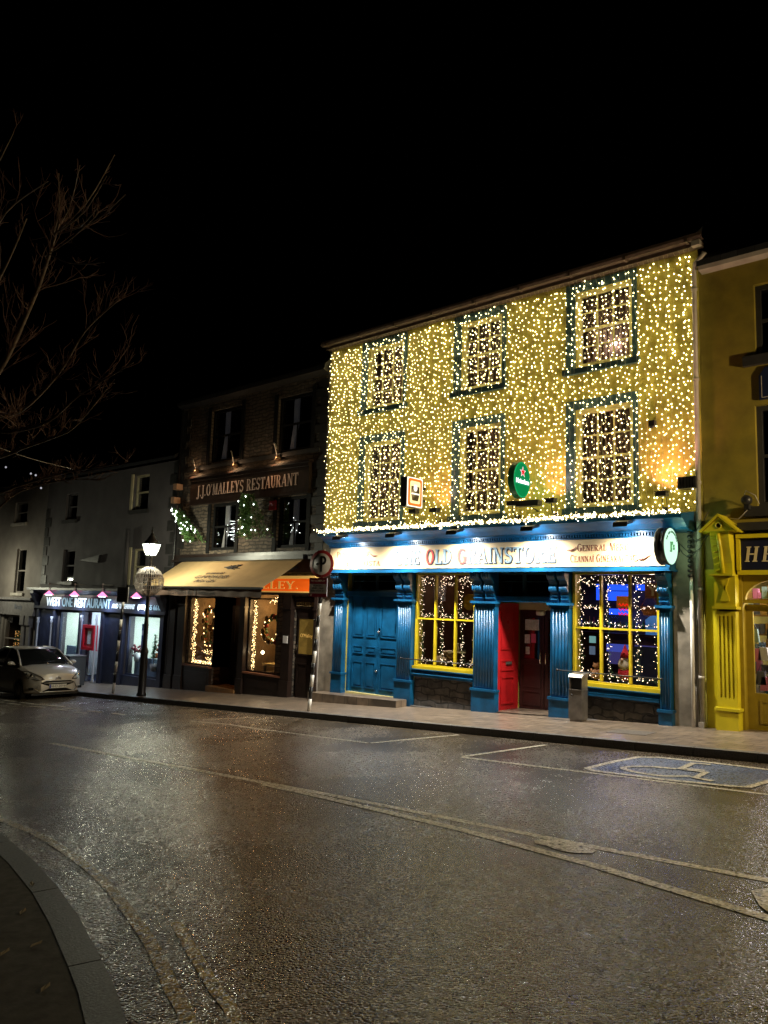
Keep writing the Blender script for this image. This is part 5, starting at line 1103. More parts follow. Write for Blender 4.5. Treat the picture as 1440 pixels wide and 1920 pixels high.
for k in range(70): u = random.random(); a = random.uniform(0, 6.3); g.octa((-34.9 + math.cos(a) * .35 * (1 - u), .5 + math.sin(a) * .12, -.75 + u * .9), .012)
for k in range(300): u = random.random(); a = random.uniform(0, 6.3); c = Vector((-34.9 + math.cos(a) * .35 * (1 - u), .5 + math.sin(a) * .12, -.75 + u * .9)); g2.add([c, c + Vector((.05, 0, .02)), c + Vector((.02, .02, -.04))], [(0, 1, 2)])
g.build('bulbs', emis('deep_amber_bulb', (1, .5, .15), 3), t); g2.build('branches', M['leaf'], t)

# ---------------------------------------------------------------- yellow building on the right
yb = thing('yellow_shop_building', 'dark yellow rendered building with a yellow carved shopfront at the right edge', 'building', (-2, 0, gz(-2)))
hol = [(-3.86, -2.8, 6.5, 7.87), (-3.9, -2.8, 3.72, 5.58), (-1.2, -.1, 6.5, 7.87), (-1.2, -.1, 3.72, 5.58), (-4.3, -2.9, -1, 2.5), (-2.5, 1.0, .4, 2.45)]
mb = MB(); wall_holes(mb, -4.84, 3.0, -1.0, 8.4, 0, .3, hol); shell(mb, -4.84, 3.0, -1.0, 8.4, .3, 9); mb.build('wall', M['ochre'], yb); roof('roof', -4.8, 3.0, 8.42, 0, 9, 3.4, yb)
MB().prism([(0, 8.32), (-.2, 8.34), (-.22, 8.45), (-.18, 8.45), (-.16, 8.38), (0, 8.38)], lambda u, v, d: (d, u, v), -4.78, 3.0).build('gutter', M['pipe'], yb)
for i, (a, b, c, d) in enumerate(hol[:4]):
    q = MB().use(M['quoin']); frame(q, a, b, c, d, .1, .18, .09); zm = (c + d) / 2; q.box(a + .09, b - .09, .11, .16, zm - .03, zm + .03); wn = q.build('window', None, yb); MB().box(a + .09, b - .09, .13, .135, c + .09, d - .09).build('pane', M['glass'], wn); MB().box(a - .2, b + .2, -.10, .02, c - .18, c).build('sill', M['quoin'], wn); q = MB(); room(q, a, b, .3, 1.2, c, d); q.build('interior', M['black'], wn)
q = MB(); q.prism([(-4.62, -1), (-4.24, -1), (-4.24, -.02 + .1), (-4.62, .1)], lambda u, v, d: (u, d, v), -.24, 0)
q.box(-4.64, -4.22, -.26, 0, .10, .15); q.box(-4.60, -4.26, -.17, 0, .15, 1.84); q.box(-4.84, -4.60, -.02, -.001, -1, 2.6)
for k in range(5): q.box(-4.585 + k * .07, -4.55 + k * .07, -.20, -.17, .32, 1.76)
q.box(-4.60, -4.26, -.20, -.17, .15, .32); q.box(-4.60, -4.26, -.20, -.17, 1.76, 1.84)
q.box(-4.64, -4.22, -.28, 0, 1.88, 1.93); q.box(-4.61, -4.25, -.22, 0, 1.93, 2.48); q.prism([(-4.5, 2.02), (-4.34, 2.02), (-4.42, 2.32)], lambda u, v, d: (u, d, v), -.25, -.22); q.prism([(-4.5, 2.44), (-4.34, 2.44), (-4.42, 2.2)], lambda u, v, d: (u, d, v), -.25, -.22)
pl = q.build('pilaster', M['yshop'], yb)
q = MB(); q.prism([(-.24, 2.5), (-.26, 2.7), (-.36, 2.95), (-.42, 3.15), (-.42, 3.26), (0, 3.26), (0, 2.5)], lambda u, v, d: (d, u, v), -4.60, -4.28)
q.box(-4.64, -4.24, -.40, 0, 2.47, 2.5)
q.tube([(-4.44, -.25, 2.52), (-4.45, -.28, 2.75), (-4.44, -.38, 2.98), (-4.46, -.44, 3.22)], .035, 8)
for k in range(6): q.obox((-4.53, -.27 - k * .028, 2.58 + k * .11), (.045, 0, .02), (0, .012, 0), (0, 0, .008))
q.prism([(-4.70, 3.26), (-4.17, 3.26), (-4.43, 3.50)], lambda u, v, d: (u, d, v), -.48, 0); q.prism([(-4.74, 3.24), (-4.43, 3.52), (-4.43, 3.57), (-4.77, 3.26)], lambda u, v, d: (u, d, v), -.52, 0); q.prism([(-4.12, 3.24), (-4.43, 3.52), (-4.43, 3.57), (-4.09, 3.26)], lambda u, v, d: (u, d, v), -.52, 0)
q.lathe((-4.43, -.48, 3.36), [(.06, 0), (.06, -.012), (.04, -.012), (.04, 0)], 16, 'y'); q.build('console', M['yshop'], pl)
q = MB(); q.use(M['yshop']); q.box(-4.24, 3, -.10, 0, 2.5, 2.58); q.box(-4.24, 3, -.16, 0, 3.15, 3.22); q.box(-4.24, -4.18, -.14, 0, 2.58, 3.15); q.use(M['quoin']).box(-4.18, 3, -.25, 0, 3.28, 3.42)
yf = q.build('fascia', None, yb); MB().box(-4.18, 3, -.08, 0, 2.58, 3.15).build('sign_panel', mat('midnight_sign', (.008, .010, .03), .4), yf)
q = MB(); serif(q, 'HENRY', -4.12, 2.73, .27, -.09, M['lintel'], xs=.92, slant=.16, gap=.28); q.build('lettering', None, yf)
yd = mat('olive_yellow_timber', (.30, .22, .015), .45, noise_amt=.15)
q = MB(); q.use(yd); q.box(-4.30, -4.20, .0, .2, -1, 2.5); q.box(-4.20, -3.0, .04, .14, 2.0, 2.06)
pts = [(-4.20, 2.5), (-3.6, 2.5)] + [(-3.6 - .56 * math.sin(a / 10 * math.pi / 2), 2.06 + .36 * math.cos(a / 10 * math.pi / 2)) for a in range(11)] + [(-4.20, 2.06)]
q.prism(pts, lambda u, v, d: (u, d, v), .04, .14); q.build('door_surround', None, yb)
q = MB(); q.use(yd); frame(q, -4.20, -3.05, -.28, 1.98, .18, .24, .12); q.box(-4.08, -3.17, .18, .24, -.16, .42); frame(q, -4.0, -3.25, -.1, .3, .165, .18, .03); dr = q.build('shop_door', None, yb); tag(dr, 'glazed olive yellow shop door under an arched fanlight')
MB().box(-4.08, -3.17, .205, .21, .42, 1.86).build('pane', M['glass'], dr); MB().box(-3.78, -3.5, .17, .18, .16, .22).build('letter_plate', M['bmetal'], dr); MB().box(-3.86, -3.74, .19, .2, 1.38, 1.55).build('door_notice', M['bmetal'], dr)
q = MB(); room(q, -4.82, 1.0, .31, 4.0, -.4, 2.6); q.build('interior', mat('bright_shop', (.55, .50, .44), .7, noise_amt=.1), yb)
light('AREA', (-3.2, 1.2, 2.5), (1, .95, .92), 200, yb, 1.2, (-3.2, 1.2, 0)); light('POINT', (-3.4, .6, 1.9), (1, .96, .95), 12, yb, .1)
random.seed(61)
sh = thing('shop_shelving', 'crowded shelf of packaged goods behind the glazed yellow door', 'shelf', (-4.0, 1.2, 1)); gm = [mat('goods', c_, .5) for c_ in ((.6, .6, .62), (.1, .1, .12), (.65, .2, .35), (.1, .25, .45), (.5, .3, .1), (.7, .7, .66), (.25, .35, .32))]
q = MB().use(mat('tan_shelf', (.5, .3, .17), .6)); 
for z_ in (-.1, .35, .75, 1.1, 1.45, 1.8, 2.1): q.box(-4.6, -3.2, .9, 1.3, z_ - .03, z_)
q.box(-3.95, -3.86, .8, .9, -.3, 2.3); q.build('boards', None, sh)
k = 0
for z_ in (-.1, .35, .75, 1.1, 1.45, 1.8, 2.1):
    x = -4.55
    while x < -3.25:
        w_ = random.uniform(.05, .12); h_ = random.uniform(.1, .27); m_ = random.choice(gm); k += 1
        if k <= 90: tag(MB().box(x, x + w_, .86, 1.0, z_ + .003, z_ + h_).build('package', m_, sh))
        x += w_ + .012
for j, (x, z0, c_) in enumerate(((-4.18, .5, 0), (-4.05, .55, 1), (-4.12, .95, 2), (-4.0, .98, 0), (-4.15, 1.3, 6), (-3.98, .45, 2))):
    t = thing('hanging_bag', ['grey patterned tote bag lowest in the yellow shop door', 'black tote bag low in the yellow shop door', 'pink patterned bag in the middle of the yellow shop door', 'pale pleated bag in the middle of the yellow shop door', 'green grey bag high in the yellow shop door', 'rose coloured bag low beside the black tote'][j], 'bag', (x, .5, z0), 'bags hanging inside the yellow shop door')
    q = MB(); q.prism([(x - .09, z0), (x + .09, z0), (x + .06, z0 + .24), (x - .06, z0 + .24)], lambda u, v, d: (u, d, v), .45, .52); q.build('pouch', gm[c_], t); MB().tube([(x - .04, .48, z0 + .24), (x, .48, z0 + .36), (x + .04, .48, z0 + .24)], .008, 5).build('strap', gm[1], t)
t = thing('wall_plaque', 'dark arched plaque between the windows of the yellow building', 'plaque', (-3.4, -.05, 6)); pts = [(-3.80, 5.66), (-3.1, 5.66), (-3.1, 6.1), (-3.2, 6.25), (-3.7, 6.25), (-3.80, 6.1)]; MB().prism(pts, lambda u, v, d: (u, d, v), -.06, 0).build('plate', mat('plaque_navy', (.01, .015, .04), .3), t); MB().box(-3.76, -3.14, -.065, -.06, 5.69, 5.70).box(-3.76, -3.75, -.065, -.06, 5.70, 6.1).build('rim', M['pipe'], t)
t = thing('wall_floodlight', 'dark round floodlight with a loose cable low on the yellow wall', 'floodlight', (-4.0, -.2, 3.8)); q = MB(); q.lathe((-4.02, -.3, 3.82), [(.05, 0), (.09, .05), (.09, .12)], 12, 'y'); q.box(-4.06, -3.98, -.25, 0, 3.66, 3.74); q.build('head', M['bmetal'], t); MB().tube([(-4.08, -.2, 3.85), (-4.02, -.25, 3.99), (-3.88, -.2, 3.9), (-3.84, -.1, 3.75)], .008, 5).tube([(-4.0, -.1, 3.7), (-4.2, -.1, 3.5), (-4.5, -.1, 3.55)], .007, 5).build('cable', M['pipe'], t)

# ---------------------------------------------------------------- street lamp with wicker ball
lx, ly = -20.0, -2.25; g0 = gz(lx)
sl_ = thing('street_lamp', 'black lamp post with a lit glass lantern standing by the kerb', 'street lamp', (lx, ly, g0))
q = MB(); q.lathe((lx, ly, g0), [(.14, 0), (.14, .05), (.115, .1), (.105, 1.2), (.12, 1.24), (.12, 1.28), (.085, 1.36), (.065, 1.42), (.055, 2.6), (.045, 4.0), (.06, 4.02), (.06, 4.06), (.03, 4.08)], 14); q.build('post', M['bmetal'], sl_)
zb = g0 + 4.04
def sq(r, z): return [(lx + r * math.cos(math.radians(45 + 90 * k)), ly + r * math.sin(math.radians(45 + 90 * k)), z) for k in range(4)]
q = MB(); a = sq(.15, zb + .02); b = sq(.29, zb + .37)
for k in range(4):
    q.tube([a[k], b[k]], .014, 5); q.tube([b[k], b[(k + 1) % 4]], .014, 5); q.tube([a[k], a[(k + 1) % 4]], .014, 5)
q.lathe((lx, ly, zb + .37), [(.25, .0), (.17, .10), (.11, .16), (.11, .20), (.05, .26), (.06, .29), (.02, .33), (.035, .37), (.005, .52)], 12); q.build('lantern_frame', M['bmetal'], sl_)
q = MB(); a = sq(.14, zb + .03); b = sq(.275, zb + .36); q.add(a + b, [(k, (k + 1) % 4, (k + 1) % 4 + 4, k + 4) for k in range(4)] + [(0, 1, 2, 3)]); q.build('lantern_glass', glowglass('lantern_glow', (.90, 1.0, .82), 7, .6), sl_)
light('POINT', (lx, ly, zb + .2), (1.0, .98, .72), 560, sl_, .13, name='lantern_light')
sl2 = copy_tree(sl_); sl2.location = (-34.5, -2.25, gz(-34.5)); sl2['label'] = 'second black lamp post further down the street beyond the left edge'
sl3 = copy_tree(sl_); sl3.location = (1.6, -2.25, gz(1.6)); sl3['label'] = 'third black lamp post, beyond the right edge in front of the yellow building'
for c in kids(sl3):
    if c.type == 'LIGHT': c.data = c.data.copy(); c.data.energy = 3000; c.data.color = (1, .76, .40)
for c in (sl_, sl2, sl3): c['group'] = 'black lantern posts along the kerb'
wb_ = thing('wicker_ball', 'round ball of pale wicker hoops threaded on the lamp post', 'decoration', (lx, ly, 2.24)); q = MB(); random.seed(12); c0 = Vector((lx, ly, 2.24)); R0 = .42
for k in range(22):
    a0 = math.pi * k / 22 + random.uniform(-.04, .04); P = []
    for j in range(25): t_2 = 2 * math.pi * j / 24; P.append(c0 + Vector((math.sin(t_2) * math.cos(a0), math.sin(t_2) * math.sin(a0), math.cos(t_2))) * R0 * random.uniform(.97, 1.03))
    q.tube(P, .0095, 4, False)
for k in range(5):
    z_ = (-.55 + .27 * k) * R0; rr2 = math.sqrt(R0 ** 2 - z_ ** 2); q.tube([c0 + Vector((rr2 * math.cos(j * .3), rr2 * math.sin(j * .3), z_ + random.uniform(-.01, .01))) for j in range(22)], .008, 4, False)
for k in range(50):
    d_ = Vector((random.gauss(0, 1), random.gauss(0, 1), random.gauss(0, 1))).normalized(); q.tube([c0 + d_ * R0, c0 + d_ * R0 * 1.07 + Vector((random.uniform(-.04, .04), 0, random.uniform(-.03, .03)))], .006, 4)
q.build('hoops', M['wicker'], wb_)
# ---------------------------------------------------------------- striped sign poles
def stripes(x, y, x1, z0, z1, n, t, r=.042):
    a = Vector((x, y, z0)); b = Vector((x1, y, z1)); q = MB()
    for k in range(n): q.use(M['white'] if k % 2 == 0 else M['black']); q.tube([a + (b - a) * k / n, a + (b - a) * (k + 1) / n], r, 12)
    q.build('pole', None, t)
sp = thing('sign_post', 'black and white striped pole with a rectangular notice, left of the street lamp', 'sign', (-21.57, -2.25, gz(-21.57)))
stripes(-21.57, -2.25, -21.36, gz(-21.57), 1.72, 9, sp)
MB().box(-21.66, -21.02, -2.31, -2.29, 1.60, 2.06).build('sign_plate', mat('grey_sign_back', (.20, .19, .18), .6), sp)
q = MB(); [q.box(-21.6, -21.1, -2.314, -2.31, 1.66 + k * .055, 1.68 + k * .055) for k in range(7)]; q.build('writing', M['black'], sp)
sp = thing('sign_post', 'leaning striped pole with a round red ringed P sign and a parking plate', 'sign', (-12.92, -2.28, gz(-12.92)))
stripes(-12.92, -2.28, -12.70, gz(-12.9), 2.3, 11, sp)
q = MB(); q.tube([(-12.70, -2.28, 2.3), (-12.68, -2.28, 3.0)], .035, 10); q.build('bracket', M['pipe'], sp)
cz = 2.66; cx = -12.69; yy = -2.36
MB().lathe((cx, yy, cz), [(.315, .03), (.32, .02), (.32, .0)], 36, 'y').build('red_ring', mat('sign_red', (.35, .02, .03), .45), sp)
MB().lathe((cx, yy - .004, cz), [(.25, .0), (.25, .006)], 36, 'y').build('sign_face', mat('sign_grey_face', (.80, .80, .85), .45), sp)
q = MB(); q.use(M['black']); q.prism([(cx - .03, cz - .18), (cx + .025, cz - .18), (cx + .025, cz + .19), (cx - .03, cz + .19)], lambda u, v, d: (u, d, v), yy - .010, yy - .004)
for poly in ARC(cx + .025, cz + .085, .105, .105, -90, 90, .05, .05): q.prism(poly, lambda u, v, d: (u, d, v), yy - .0106, yy - .004)
q.prism([(cx - .16, cz), (cx - .10, cz + .035), (cx - .10, cz - .035)], lambda u, v, d: (u, d, v), yy - .010, yy - .004); q.prism([(cx - .10, cz - .012), (cx - .06, cz - .012), (cx - .06, cz + .012), (cx - .10, cz + .012)], lambda u, v, d: (u, d, v), yy - .010, yy - .004); q.build('letter', None, sp)
px0, px1 = -13.0, -12.52
MB().box(px0, px1, -2.36, -2.34, 1.92, 2.34).build('parking_plate', mat('plate_grey', (.36, .36, .40), .5), sp)
MB().box(px0, px1, -2.364, -2.36, 2.20, 2.34).box(px0, px1, -2.364, -2.36, 1.90, 1.98).build('plate_band', mat('maroon_band', (.16, .01, .03), .5), sp)
for s_, z_, m_ in (('PAY & DISPLAY', 2.27, M['white']), ('MON-SAT', 2.16, M['black']), ('09.00 - 18.00', 2.10, M['black']), ('MAX STAY 2H', 2.04, M['black']), ('H', 1.94, M['white'])): sanstext('plate_writing', s_, .058, ((px0 + px1) / 2 - (.18 if s_ == 'H' else 0), -2.366, z_), m_, sp, ext=.001)
MB().lathe((-12.83, -2.325, gz(-13) + 2.06 - .0), [(.03, 0), (.03, -.004)], 12, 'y').build('sticker', M['black'], sp)

sp.rotation_euler.z = math.radians(14)
# ---------------------------------------------------------------- parked car
def car():
    t = thing('parked_car', 'silver hatchback parked at the kerb on the left, facing the camera side', 'car', (0, 0, 0))
    Lc, W = 3.94, .862
    def sect(x):      # half section of the lower body at distance x behind the nose
        u = x / Lc
        hw = W * (1 - .42 * max(0, (.5 - x) / .5) ** 2.2 - .05 * max(0, (x - 3.5) / .45) ** 2)
        zt = (.74 + .31 * min(1, max(0, x) / .95) ** .6) if x < 1.0 else 1.05 + .04 * min(1, (x - 1) / 1.2)
        if x < .02: zt = .70
        zb = .20 + .05 * max(0, (.25 - x) / .25) if x < 3.6 else .26
        return [(0, zb), (hw * .86, zb), (hw * .97, zb + .05), (hw, zb + .20), (hw, .58 if x > .2 else .50), (hw * .965, zt - .10), (hw * .86, zt - .025), (hw * .5, zt + .012), (0, zt + .02)]
    xs = [0, .03, .10, .22, .40, .60, .80, 1.0, 1.3, 1.8, 2.3, 2.8, 3.2, 3.55, 3.8, 3.92]
    q = MB(); vs = []; n = 17
    for x in xs:
        h = sect(x); ring = [(-x, -a, b) for a, b in h] + [(-x, a, b) for a, b in h[-2:0:-1]]
        n = len(ring); vs += ring
    fs = [(i * n + k, i * n + (k + 1) % n, (i + 1) * n + (k + 1) % n, (i + 1) * n + k) for i in range(len(xs) - 1) for k in range(n)] + [tuple(range(n)), tuple((len(xs) - 1) * n + k for k in range(n))]
    q.add(vs, fs, True); body = q.build('body', M['silver'], t)
    # cut the wheel arches
    cutters = []
    for wx in (-.78, -3.24):
        for sy in (-1, 1):
            c = MB().lathe((wx, sy * .88, .31), [(.365, -.24), (.365, .24)], 32, 'y').build('cut', M['rubber']); cutters.append(c)
            md = body.modifiers.new('arch', 'BOOLEAN'); md.object = c; md.operation = 'DIFFERENCE'; md.solver = 'EXACT'
    dg = bpy.context.evaluated_depsgraph_get(); dg.update(); me = bpy.data.meshes.new_from_object(body.evaluated_get(dg)); body.modifiers.clear(); body.data = me
    for c in cutters: bpy.data.objects.remove(c)
    me.polygons.foreach_set('use_smooth', [True] * len(me.polygons)); me.set_sharp_from_angle(angle=math.radians(32))
    # greenhouse
    gs = [(-.92, .78, 1.03, .62, 1.03), (-1.20, .79, 1.05, .66, 1.22), (-1.62, .80, 1.06, .63, 1.47), (-2.0, .79, 1.07, .61, 1.55), (-2.7, .79, 1.08, .60, 1.57), (-3.25, .78, 1.09, .57, 1.51), (-3.62, .76, 1.09, .55, 1.32), (-3.86, .74, 1.1, .60, 1.12)]
    q = MB(); vs = []
    for x, w0, z0, w1, z1 in gs: vs += [(x, -w0, z0), (x, -(w0 * .35 + w1 * .65), z0 + (z1 - z0) * .7), (x, -w1, z1), (x, 0, z1 + .02), (x, w1, z1), (x, (w0 * .35 + w1 * .65), z0 + (z1 - z0) * .7), (x, w0, z0)]
    q.add(vs, [(i * 7 + k, i * 7 + (k + 1) % 7, (i + 1) * 7 + (k + 1) % 7, (i + 1) * 7 + k) for i in range(len(gs) - 1) for k in range(7)] + [tuple(range(7)), tuple((len(gs) - 1) * 7 + k for k in range(7))], True); q.build('windows', M['carglass'], t)
    q = MB(); vs = []; rs = gs[3:6]; rs = [(-1.70, .8, .96, .63, 1.49)] + rs
    for x, w0, z0, w1, z1 in rs: vs += [(x, -w1 - .02, z1 - .015), (x, -w1 + .04, z1 + .02), (x, 0, z1 + .04), (x, w1 - .04, z1 + .02), (x, w1 + .02, z1 - .015)]
    q.add(vs, [(i * 5 + k, i * 5 + k + 1, (i + 1) * 5 + k + 1, (i + 1) * 5 + k) for i in range(len(rs) - 1) for k in range(4)], True)
    for sy in (-1, 1):
        q.tube([(-.88, sy * .79, 1.02), (-1.20, sy * .715, 1.225), (-1.62, sy * .645, 1.475), (-2.0, sy * .615, 1.555), (-2.7, sy * .605, 1.575), (-3.25, sy * .58, 1.51), (-3.62, sy * .57, 1.32), (-3.86, sy * .62, 1.12)], .028, 8)
        q.tube([(-2.25, sy * .80, 1.07), (-2.22, sy * .61, 1.55)], .028, 6)
    q.build('roof', M['silver'], t)
    # nose: grille, plate, lamps
    q = MB(); g_ = [(-.50, .54), (-.36, .60), (.36, .60), (.50, .54), (.63, .36), (.52, .27), (-.52, .27), (-.63, .36)]
    def nose(y): return .022 - 1.0 * max(0, abs(y) - .46) ** 1.3
    m_ = []
    for k in range(len(g_)):
        a = g_[k]; b = g_[(k + 1) % len(g_)]
        for j in range(3): m_.append((a[0] + (b[0] - a[0]) * j / 3, a[1] + (b[1] - a[1]) * j / 3))
    vs = [(nose(y), y, z) for y, z in m_] + [(-.16, y * .98, z) for y, z in m_] + [(.026, 0, .42)]
    n = len(m_); q.add(vs, [(k, (k + 1) % n, 2 * n) for k in range(n)] + [(k, (k + 1) % n, n + (k + 1) % n, n + k) for k in range(n)], True); gr = q.build('grille', M['darkplastic'], t)
    q = MB(); q.tube([(nose(y) + .012, y, .53) for y in (-.42, -.2, 0, .2, .42)], .012, 6); q.tube([(nose(y) + .006, y, z) for y, z in m_] + [(nose(m_[0][0]) + .006, *m_[0])], .012, 6); q.build('trim', M['silver'], gr)
    pl = MB().box(.022, .034, -.26, .26, .375, .485).build('number_plate', M['white'], t); MB().box(.0342, .0352, -.255, -.215, .38, .48).build('plate_band', mat('eu_blue', (.02, .05, .4), .5), pl)
    o = sanstext('plate_number', '10-D-20160', .10, (.035, .02, .428), M['black'], pl, rot=(math.pi / 2, 0, math.pi / 2), ext=.001)
    q = MB()
    for dz in (.65, .685): 
        q.obox((.02, -.04, dz), (.008, 0, 0), (0, .045, .022), (0, -.003, .008)); q.obox((.02, .04, dz), (.008, 0, 0), (0, .045, -.022), (0, .003, .008))
    q.build('badge', M['chrome'], t)
    for sy in (-1, 1):
        pts = [(-.01, .40, .63), (-.10, .58, .615), (-.34, .79, .68), (-.66, .835, .87), (-.48, .76, .885), (-.24, .66, .82), (-.05, .50, .72)]
        P = [Vector((x + .04, sy * (y + .015), z + .005)) for x, y, z in pts]; c = sum(P, Vector()) / len(P) + Vector((.06, sy * .035, .02))
        q = MB(); q.add([tuple(p) for p in P] + [tuple(c)], [(k, (k + 1) % 7, 7) for k in range(7)], True)
        hl = q.build('headlight', M['lamp'], t); q = MB(); q.tube(P + [P[0]], .009, 6); q.build('bezel', M['darkplastic'], hl)
        MB().sph(c + Vector((-.06, 0, -.02)), .06, 12, 8).sph(c + Vector((-.2, sy * .08, .02)), .05, 12, 8).build('reflector', M['chrome'], hl)
        q = MB(); q.tube([(-.12, sy * .62, .44), (-.10, sy * .60, .30), (-.20, sy * .72, .27), (-.30, sy * .79, .34), (-.28, sy * .79, .43)], .012, 6); q.build('fog_lamp_trim', M['silver'], t)
        MB().obox((-.17, sy * .70, .37), (.03, sy * -.06, 0), (.05, sy * .04, 0), (0, 0, .035)).build('fog_lamp', M['darkplastic'], t)
        MB().sph((-.135, sy * .685, .365), .032, 10, 8).build('fog_bulb', M['lamp'], t)
        mi = MB(); mi.sph((-1.22, sy * .96, 1.10), .10, 12, 8, (.7, 1.1, .62)); mi.tube([(-1.24, sy * .80, 1.05), (-1.23, sy * .90, 1.08)], .025); mi.build('door_mirror', M['silver'], t)
        MB().tube([(-1.12, sy * .865, .9), (-1.14, sy * .872, .35), (-2.3, sy * .872, .32), (-2.32, sy * .868, .92)], .004, 4).build('door_gap', M['black'], t)
        for wx in (-.78, -3.24):
            wh = MB(); wh.lathe((wx, sy * .77, .31), [(.17, -.10), (.29, -.10), (.31, -.06), (.31, .06), (.29, .10), (.17, .10)], 32, 'y'); wo = wh.build('wheel', M['rubber'], t)
            r_2 = MB(); ys2 = sy * .855; r_2.lathe((wx, ys2, .31), [(.20, -.03), (.215, 0), (.20, .012), (.19, -.01)], 28, 'y'); r_2.lathe((wx, ys2, .31), [(.045, -.02), (.045, .015)], 12, 'y')
            for k in range(9): a = 2 * math.pi * k / 9; d_ = Vector((math.cos(a), 0, math.sin(a))); r_2.obox(Vector((wx, ys2, .31)) + d_ * .115, d_ * .085, Vector((0, .012, 0)), d_.cross(Vector((0, 1, 0))) * .018)
            r_2.build('rim', M['steel'], wo); MB().lathe((wx, sy * .80, .31), [(.19, -.01), (.19, .01)], 20, 'y').build('brake_disc', M['black'], wo)
    MB().tube([(-.98, -.5, 1.07), (-1.05, 0, 1.13), (-1.06, .3, 1.14)], .008, 5).build('wiper', M['black'], t)
    MB().box(-3.7, -.15, -.70, .70, .17, .22).build('underbody', M['black'], t)
    MB().sph((-2.15, 0, 1.19), .05, 8, 6).box(-1.95, -1.9, -.12, .12, 1.24, 1.30).build('inner_mirror', M['black'], t)
    q = MB()
    q.build('x', M['black']) if False else None
    return t
ct = car(); ct.location = (-22.72, -3.42, gz(-24.0, False) + .0); ct.rotation_euler = (0, math.atan(-S), math.radians(-3))

# ---------------------------------------------------------------- bare street tree on the near side
random.seed(77)
tr = thing('bare_tree', 'leafless street tree with thin reddish twigs reaching in from the left', 'tree', (-7.4, -12.3, gz(-7.4)))
tm = MB(); tw = MB()
def tp(px, py, dy=0): return WP(px, py, -12.2 + dy)
base = Vector((-7.4, -12.35, gz(-7.4)))
trunk = [base, base + Vector((.05, 0, 1.0)), base + Vector((.15, .02, 2.0)), base + Vector((.35, .05, 2.7))]
tm.tube(trunk, [.10, .085, .075, .06], 10)
def bough(pts, r0, r1, mesh): mesh.tube(pts, [r0 + (r1 - r0) * i / (len(pts) - 1) for i in range(len(pts))], 6)
def twigs(p, d, L, r, depth):
    n = 5; P = [p]; dd = d.normalized()
    for i in range(n): dd = (dd + Vector((random.gauss(0, .10), random.gauss(0, .10), random.gauss(0, .08) + .05))).normalized(); P.append(P[-1] + dd * L / n)
    tw.tube(P, [r * (1 - .6 * i / n) for i in range(n + 1)], 4, False)
    if depth > 0:
        for k in range(random.choice((2, 3, 3, 4))):
            i = random.randint(1, n); s_ = Vector((random.gauss(0, .5), random.gauss(0, .45), random.gauss(0, .45) + .15)); twigs(P[i], dd + s_, L * random.uniform(.45, .75), r * .62, depth - 1)
def limb(pix, r0, r1, ntw, tl, up=.6, dep=2):
    r0 *= .7; r1 *= .8; ntw = int(ntw * 2.2)
    pts = [p for p in pix]; sm = smooth3(pts); bough(sm, r0, r1, tm)
    for k in range(ntw):
        i = random.randint(len(sm) // 4, len(sm) - 2); d_ = (sm[i + 1] - sm[i]).normalized() + Vector((random.uniform(-.3, .8), random.gauss(0, .5), random.uniform(-.3, up)))
        twigs(sm[i], d_, .56 * tl * random.uniform(.5, 1.2), (.0042) * (1 - .4 * i / len(sm)), dep)
def smooth3(P, n=4):
    P = [Vector(p) for p in P]; out = []
    for i in range(len(P) - 1):
        p0 = P[max(i - 1, 0)]; p1 = P[i]; p2 = P[i + 1]; p3 = P[min(i + 2, len(P) - 1)]
        for k in range(n): t = k / n; out.append(0.5 * ((2 * p1) + (p2 - p0) * t + (2 * p0 - 5 * p1 + 4 * p2 - p3) * t * t + (3 * p1 - p0 - 3 * p2 + p3) * t ** 3))
    out.append(P[-1]); return out
top = trunk[-1]
TS = .72
limb([top, tp(-40, 760), tp(10, 675), tp(45, 600), tp(75, 530), tp(95, 470), tp(112, 415)], .045, .010, 12, .55)
for e in ((215, 290), (200, 330), (235, 365), (150, 310), (110, 325), (190, 380)): limb([tp(100, 440), tp((100 + e[0]) / 2 + 5, (440 + e[1]) / 2 + 15, random.uniform(-.1, .1)), tp(*e, random.uniform(-.2, .2))], .008, .003, 2, .2, dep=1)
limb([tp(90, 475), tp(120, 490), tp(150, 495), tp(195, 492)], .007, .003, 2, .2, dep=1)
limb([tp(85, 480), tp(130, 450), tp(175, 410), tp(185, 395)], .007, .003, 2, .2, dep=1)
limb([top, tp(-30, 800, .2), tp(40, 770, .2), tp(110, 700, .2), tp(160, 620, .2), tp(225, 560, .2)], .03, .004, 10, .40)
limb([top, tp(-60, 820, -.2), tp(20, 810, -.2), tp(90, 790, -.2), tp(150, 740, -.2), tp(250, 680, -.2)], .03, .004, 10, .36)
limb([trunk[2], tp(-60, 900, .1), tp(20, 850, .1), tp(100, 820, .1), tp(140, 800, .1), tp(200, 730, .1)], .028, .004, 9, .34)
limb([trunk[2], tp(-60, 960), tp(10, 920), tp(70, 900), tp(130, 885), tp(220, 870)], .025, .004, 12, .26, up=.2)
limb([trunk[2], tp(-60, 1000, .2), tp(0, 950, .2), tp(40, 920, .2), tp(120, 900, .2), tp(190, 900, .2)], .02, .004, 10, .22, up=.2)
limb([top, tp(-60, 640, .3), tp(-20, 560, .3), tp(20, 480, .3), tp(50, 410, .3)], .03, .006, 6, .4)
limb([top, tp(-90, 600, -.3), tp(-40, 500, -.3), tp(10, 400, -.3), tp(90, 340, -.3)], .02, .003, 4, .35)
limb([top, tp(-90, 500, .3), tp(-40, 380, .3), tp(0, 300, .3), tp(25, 250, .3)], .02, .003, 4, .3)
tm.build('trunk', M['bark'], tr); tw.build('twigs', mat('reddish_twig', (.16, .09, .075), .7), tr)
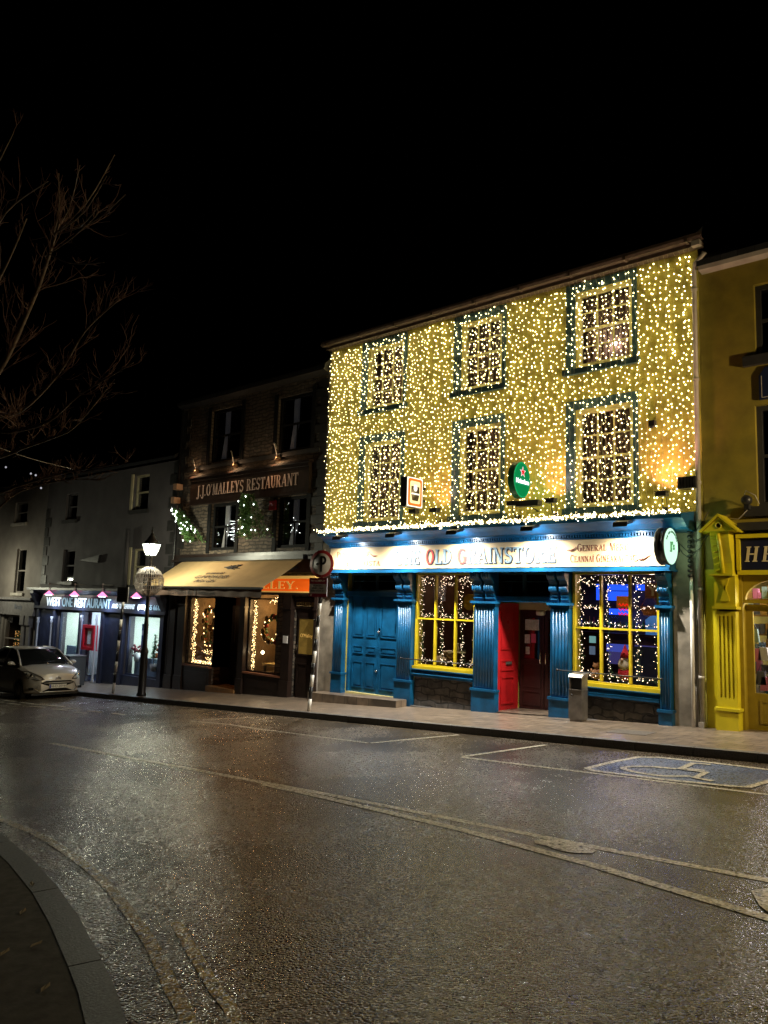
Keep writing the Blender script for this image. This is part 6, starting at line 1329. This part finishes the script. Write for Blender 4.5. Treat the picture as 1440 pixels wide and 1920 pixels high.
cb = thing('overhead_cable', 'thin cable with a few pin lights slung past the tree at the left', 'cable', (-6, -11.9, 3)); a = WP(-120, 790, -11.9); b = WP(140, 880, -9.0)
MB().tube([a + (b - a) * k / 10 - Vector((0, 0, .06 * math.sin(math.pi * k / 10))) for k in range(11)], .004, 5).build('cable', M['pipe'], cb)
for k, (x, y) in enumerate(((11, 876), (58, 888), (67, 891), (77, 915))): MB().sph(WP(x, y, -10.5), .012, 8, 6).build('pin_light', emis('dim_pin_light', (.9, .9, 1), .5) if k == 0 else bpy.data.materials['dim_pin_light'], cb)
# fallen leaves on the near pavement
random.seed(5); ll = ['pale fallen leaf nearest the kerb on the dark near pavement', 'fallen leaf at the left picture edge of the near pavement', 'curled leaf in the middle of the near pavement', 'faint leaf at the top of the near pavement', 'small leaf near the bottom of the near pavement']
for k, (px, py) in enumerate(((66, 1774), (8, 1789), (42, 1712), (60, 1660), (84, 1856))):
    x, y = RP(px, py, 0.0); a = random.uniform(0, 3); z = S * x + .006
    t = thing('fallen_leaf', ll[k], 'leaf', (x, y, z), 'leaves fallen on the near pavement')
    c_, s_2 = math.cos(a), math.sin(a); pts = [(-.04, 0, 0), (-.01, .016, .006), (.03, .012, .004), (.05, 0, .01), (.03, -.012, .002), (-.01, -.016, .008)]
    MB().add([(x + u * c_ - v * s_2, y + u * s_2 + v * c_, z + w_) for u, v, w_ in pts], [(0, 1, 2, 3), (0, 3, 4, 5)]).build('blade', mat('dead_leaf', (.16, .13, .08), .7) if k == 0 else bpy.data.materials['dead_leaf'], t)
# street iron covers
t = thing('manhole_cover', 'square iron cover set in the pavement in front of the steel bin', 'manhole cover', (-5.6, -1.4, gz(-5.6))); q = MB(); q.prism([(-6.0, -1.7), (-5.3, -1.7), (-5.3, -1.2), (-6.0, -1.2)], lambda u, v, d: (u, v, S * u + d), .001, .006); q.build('plate', mat('worn_iron', (.10, .09, .08), .45, noise_amt=.4, nscale=25, bump=.004, bscale=60), t)
for o in list(bpy.data.objects):
    if o.name.startswith('Light') and False: pass
bpy.context.view_layer.update()
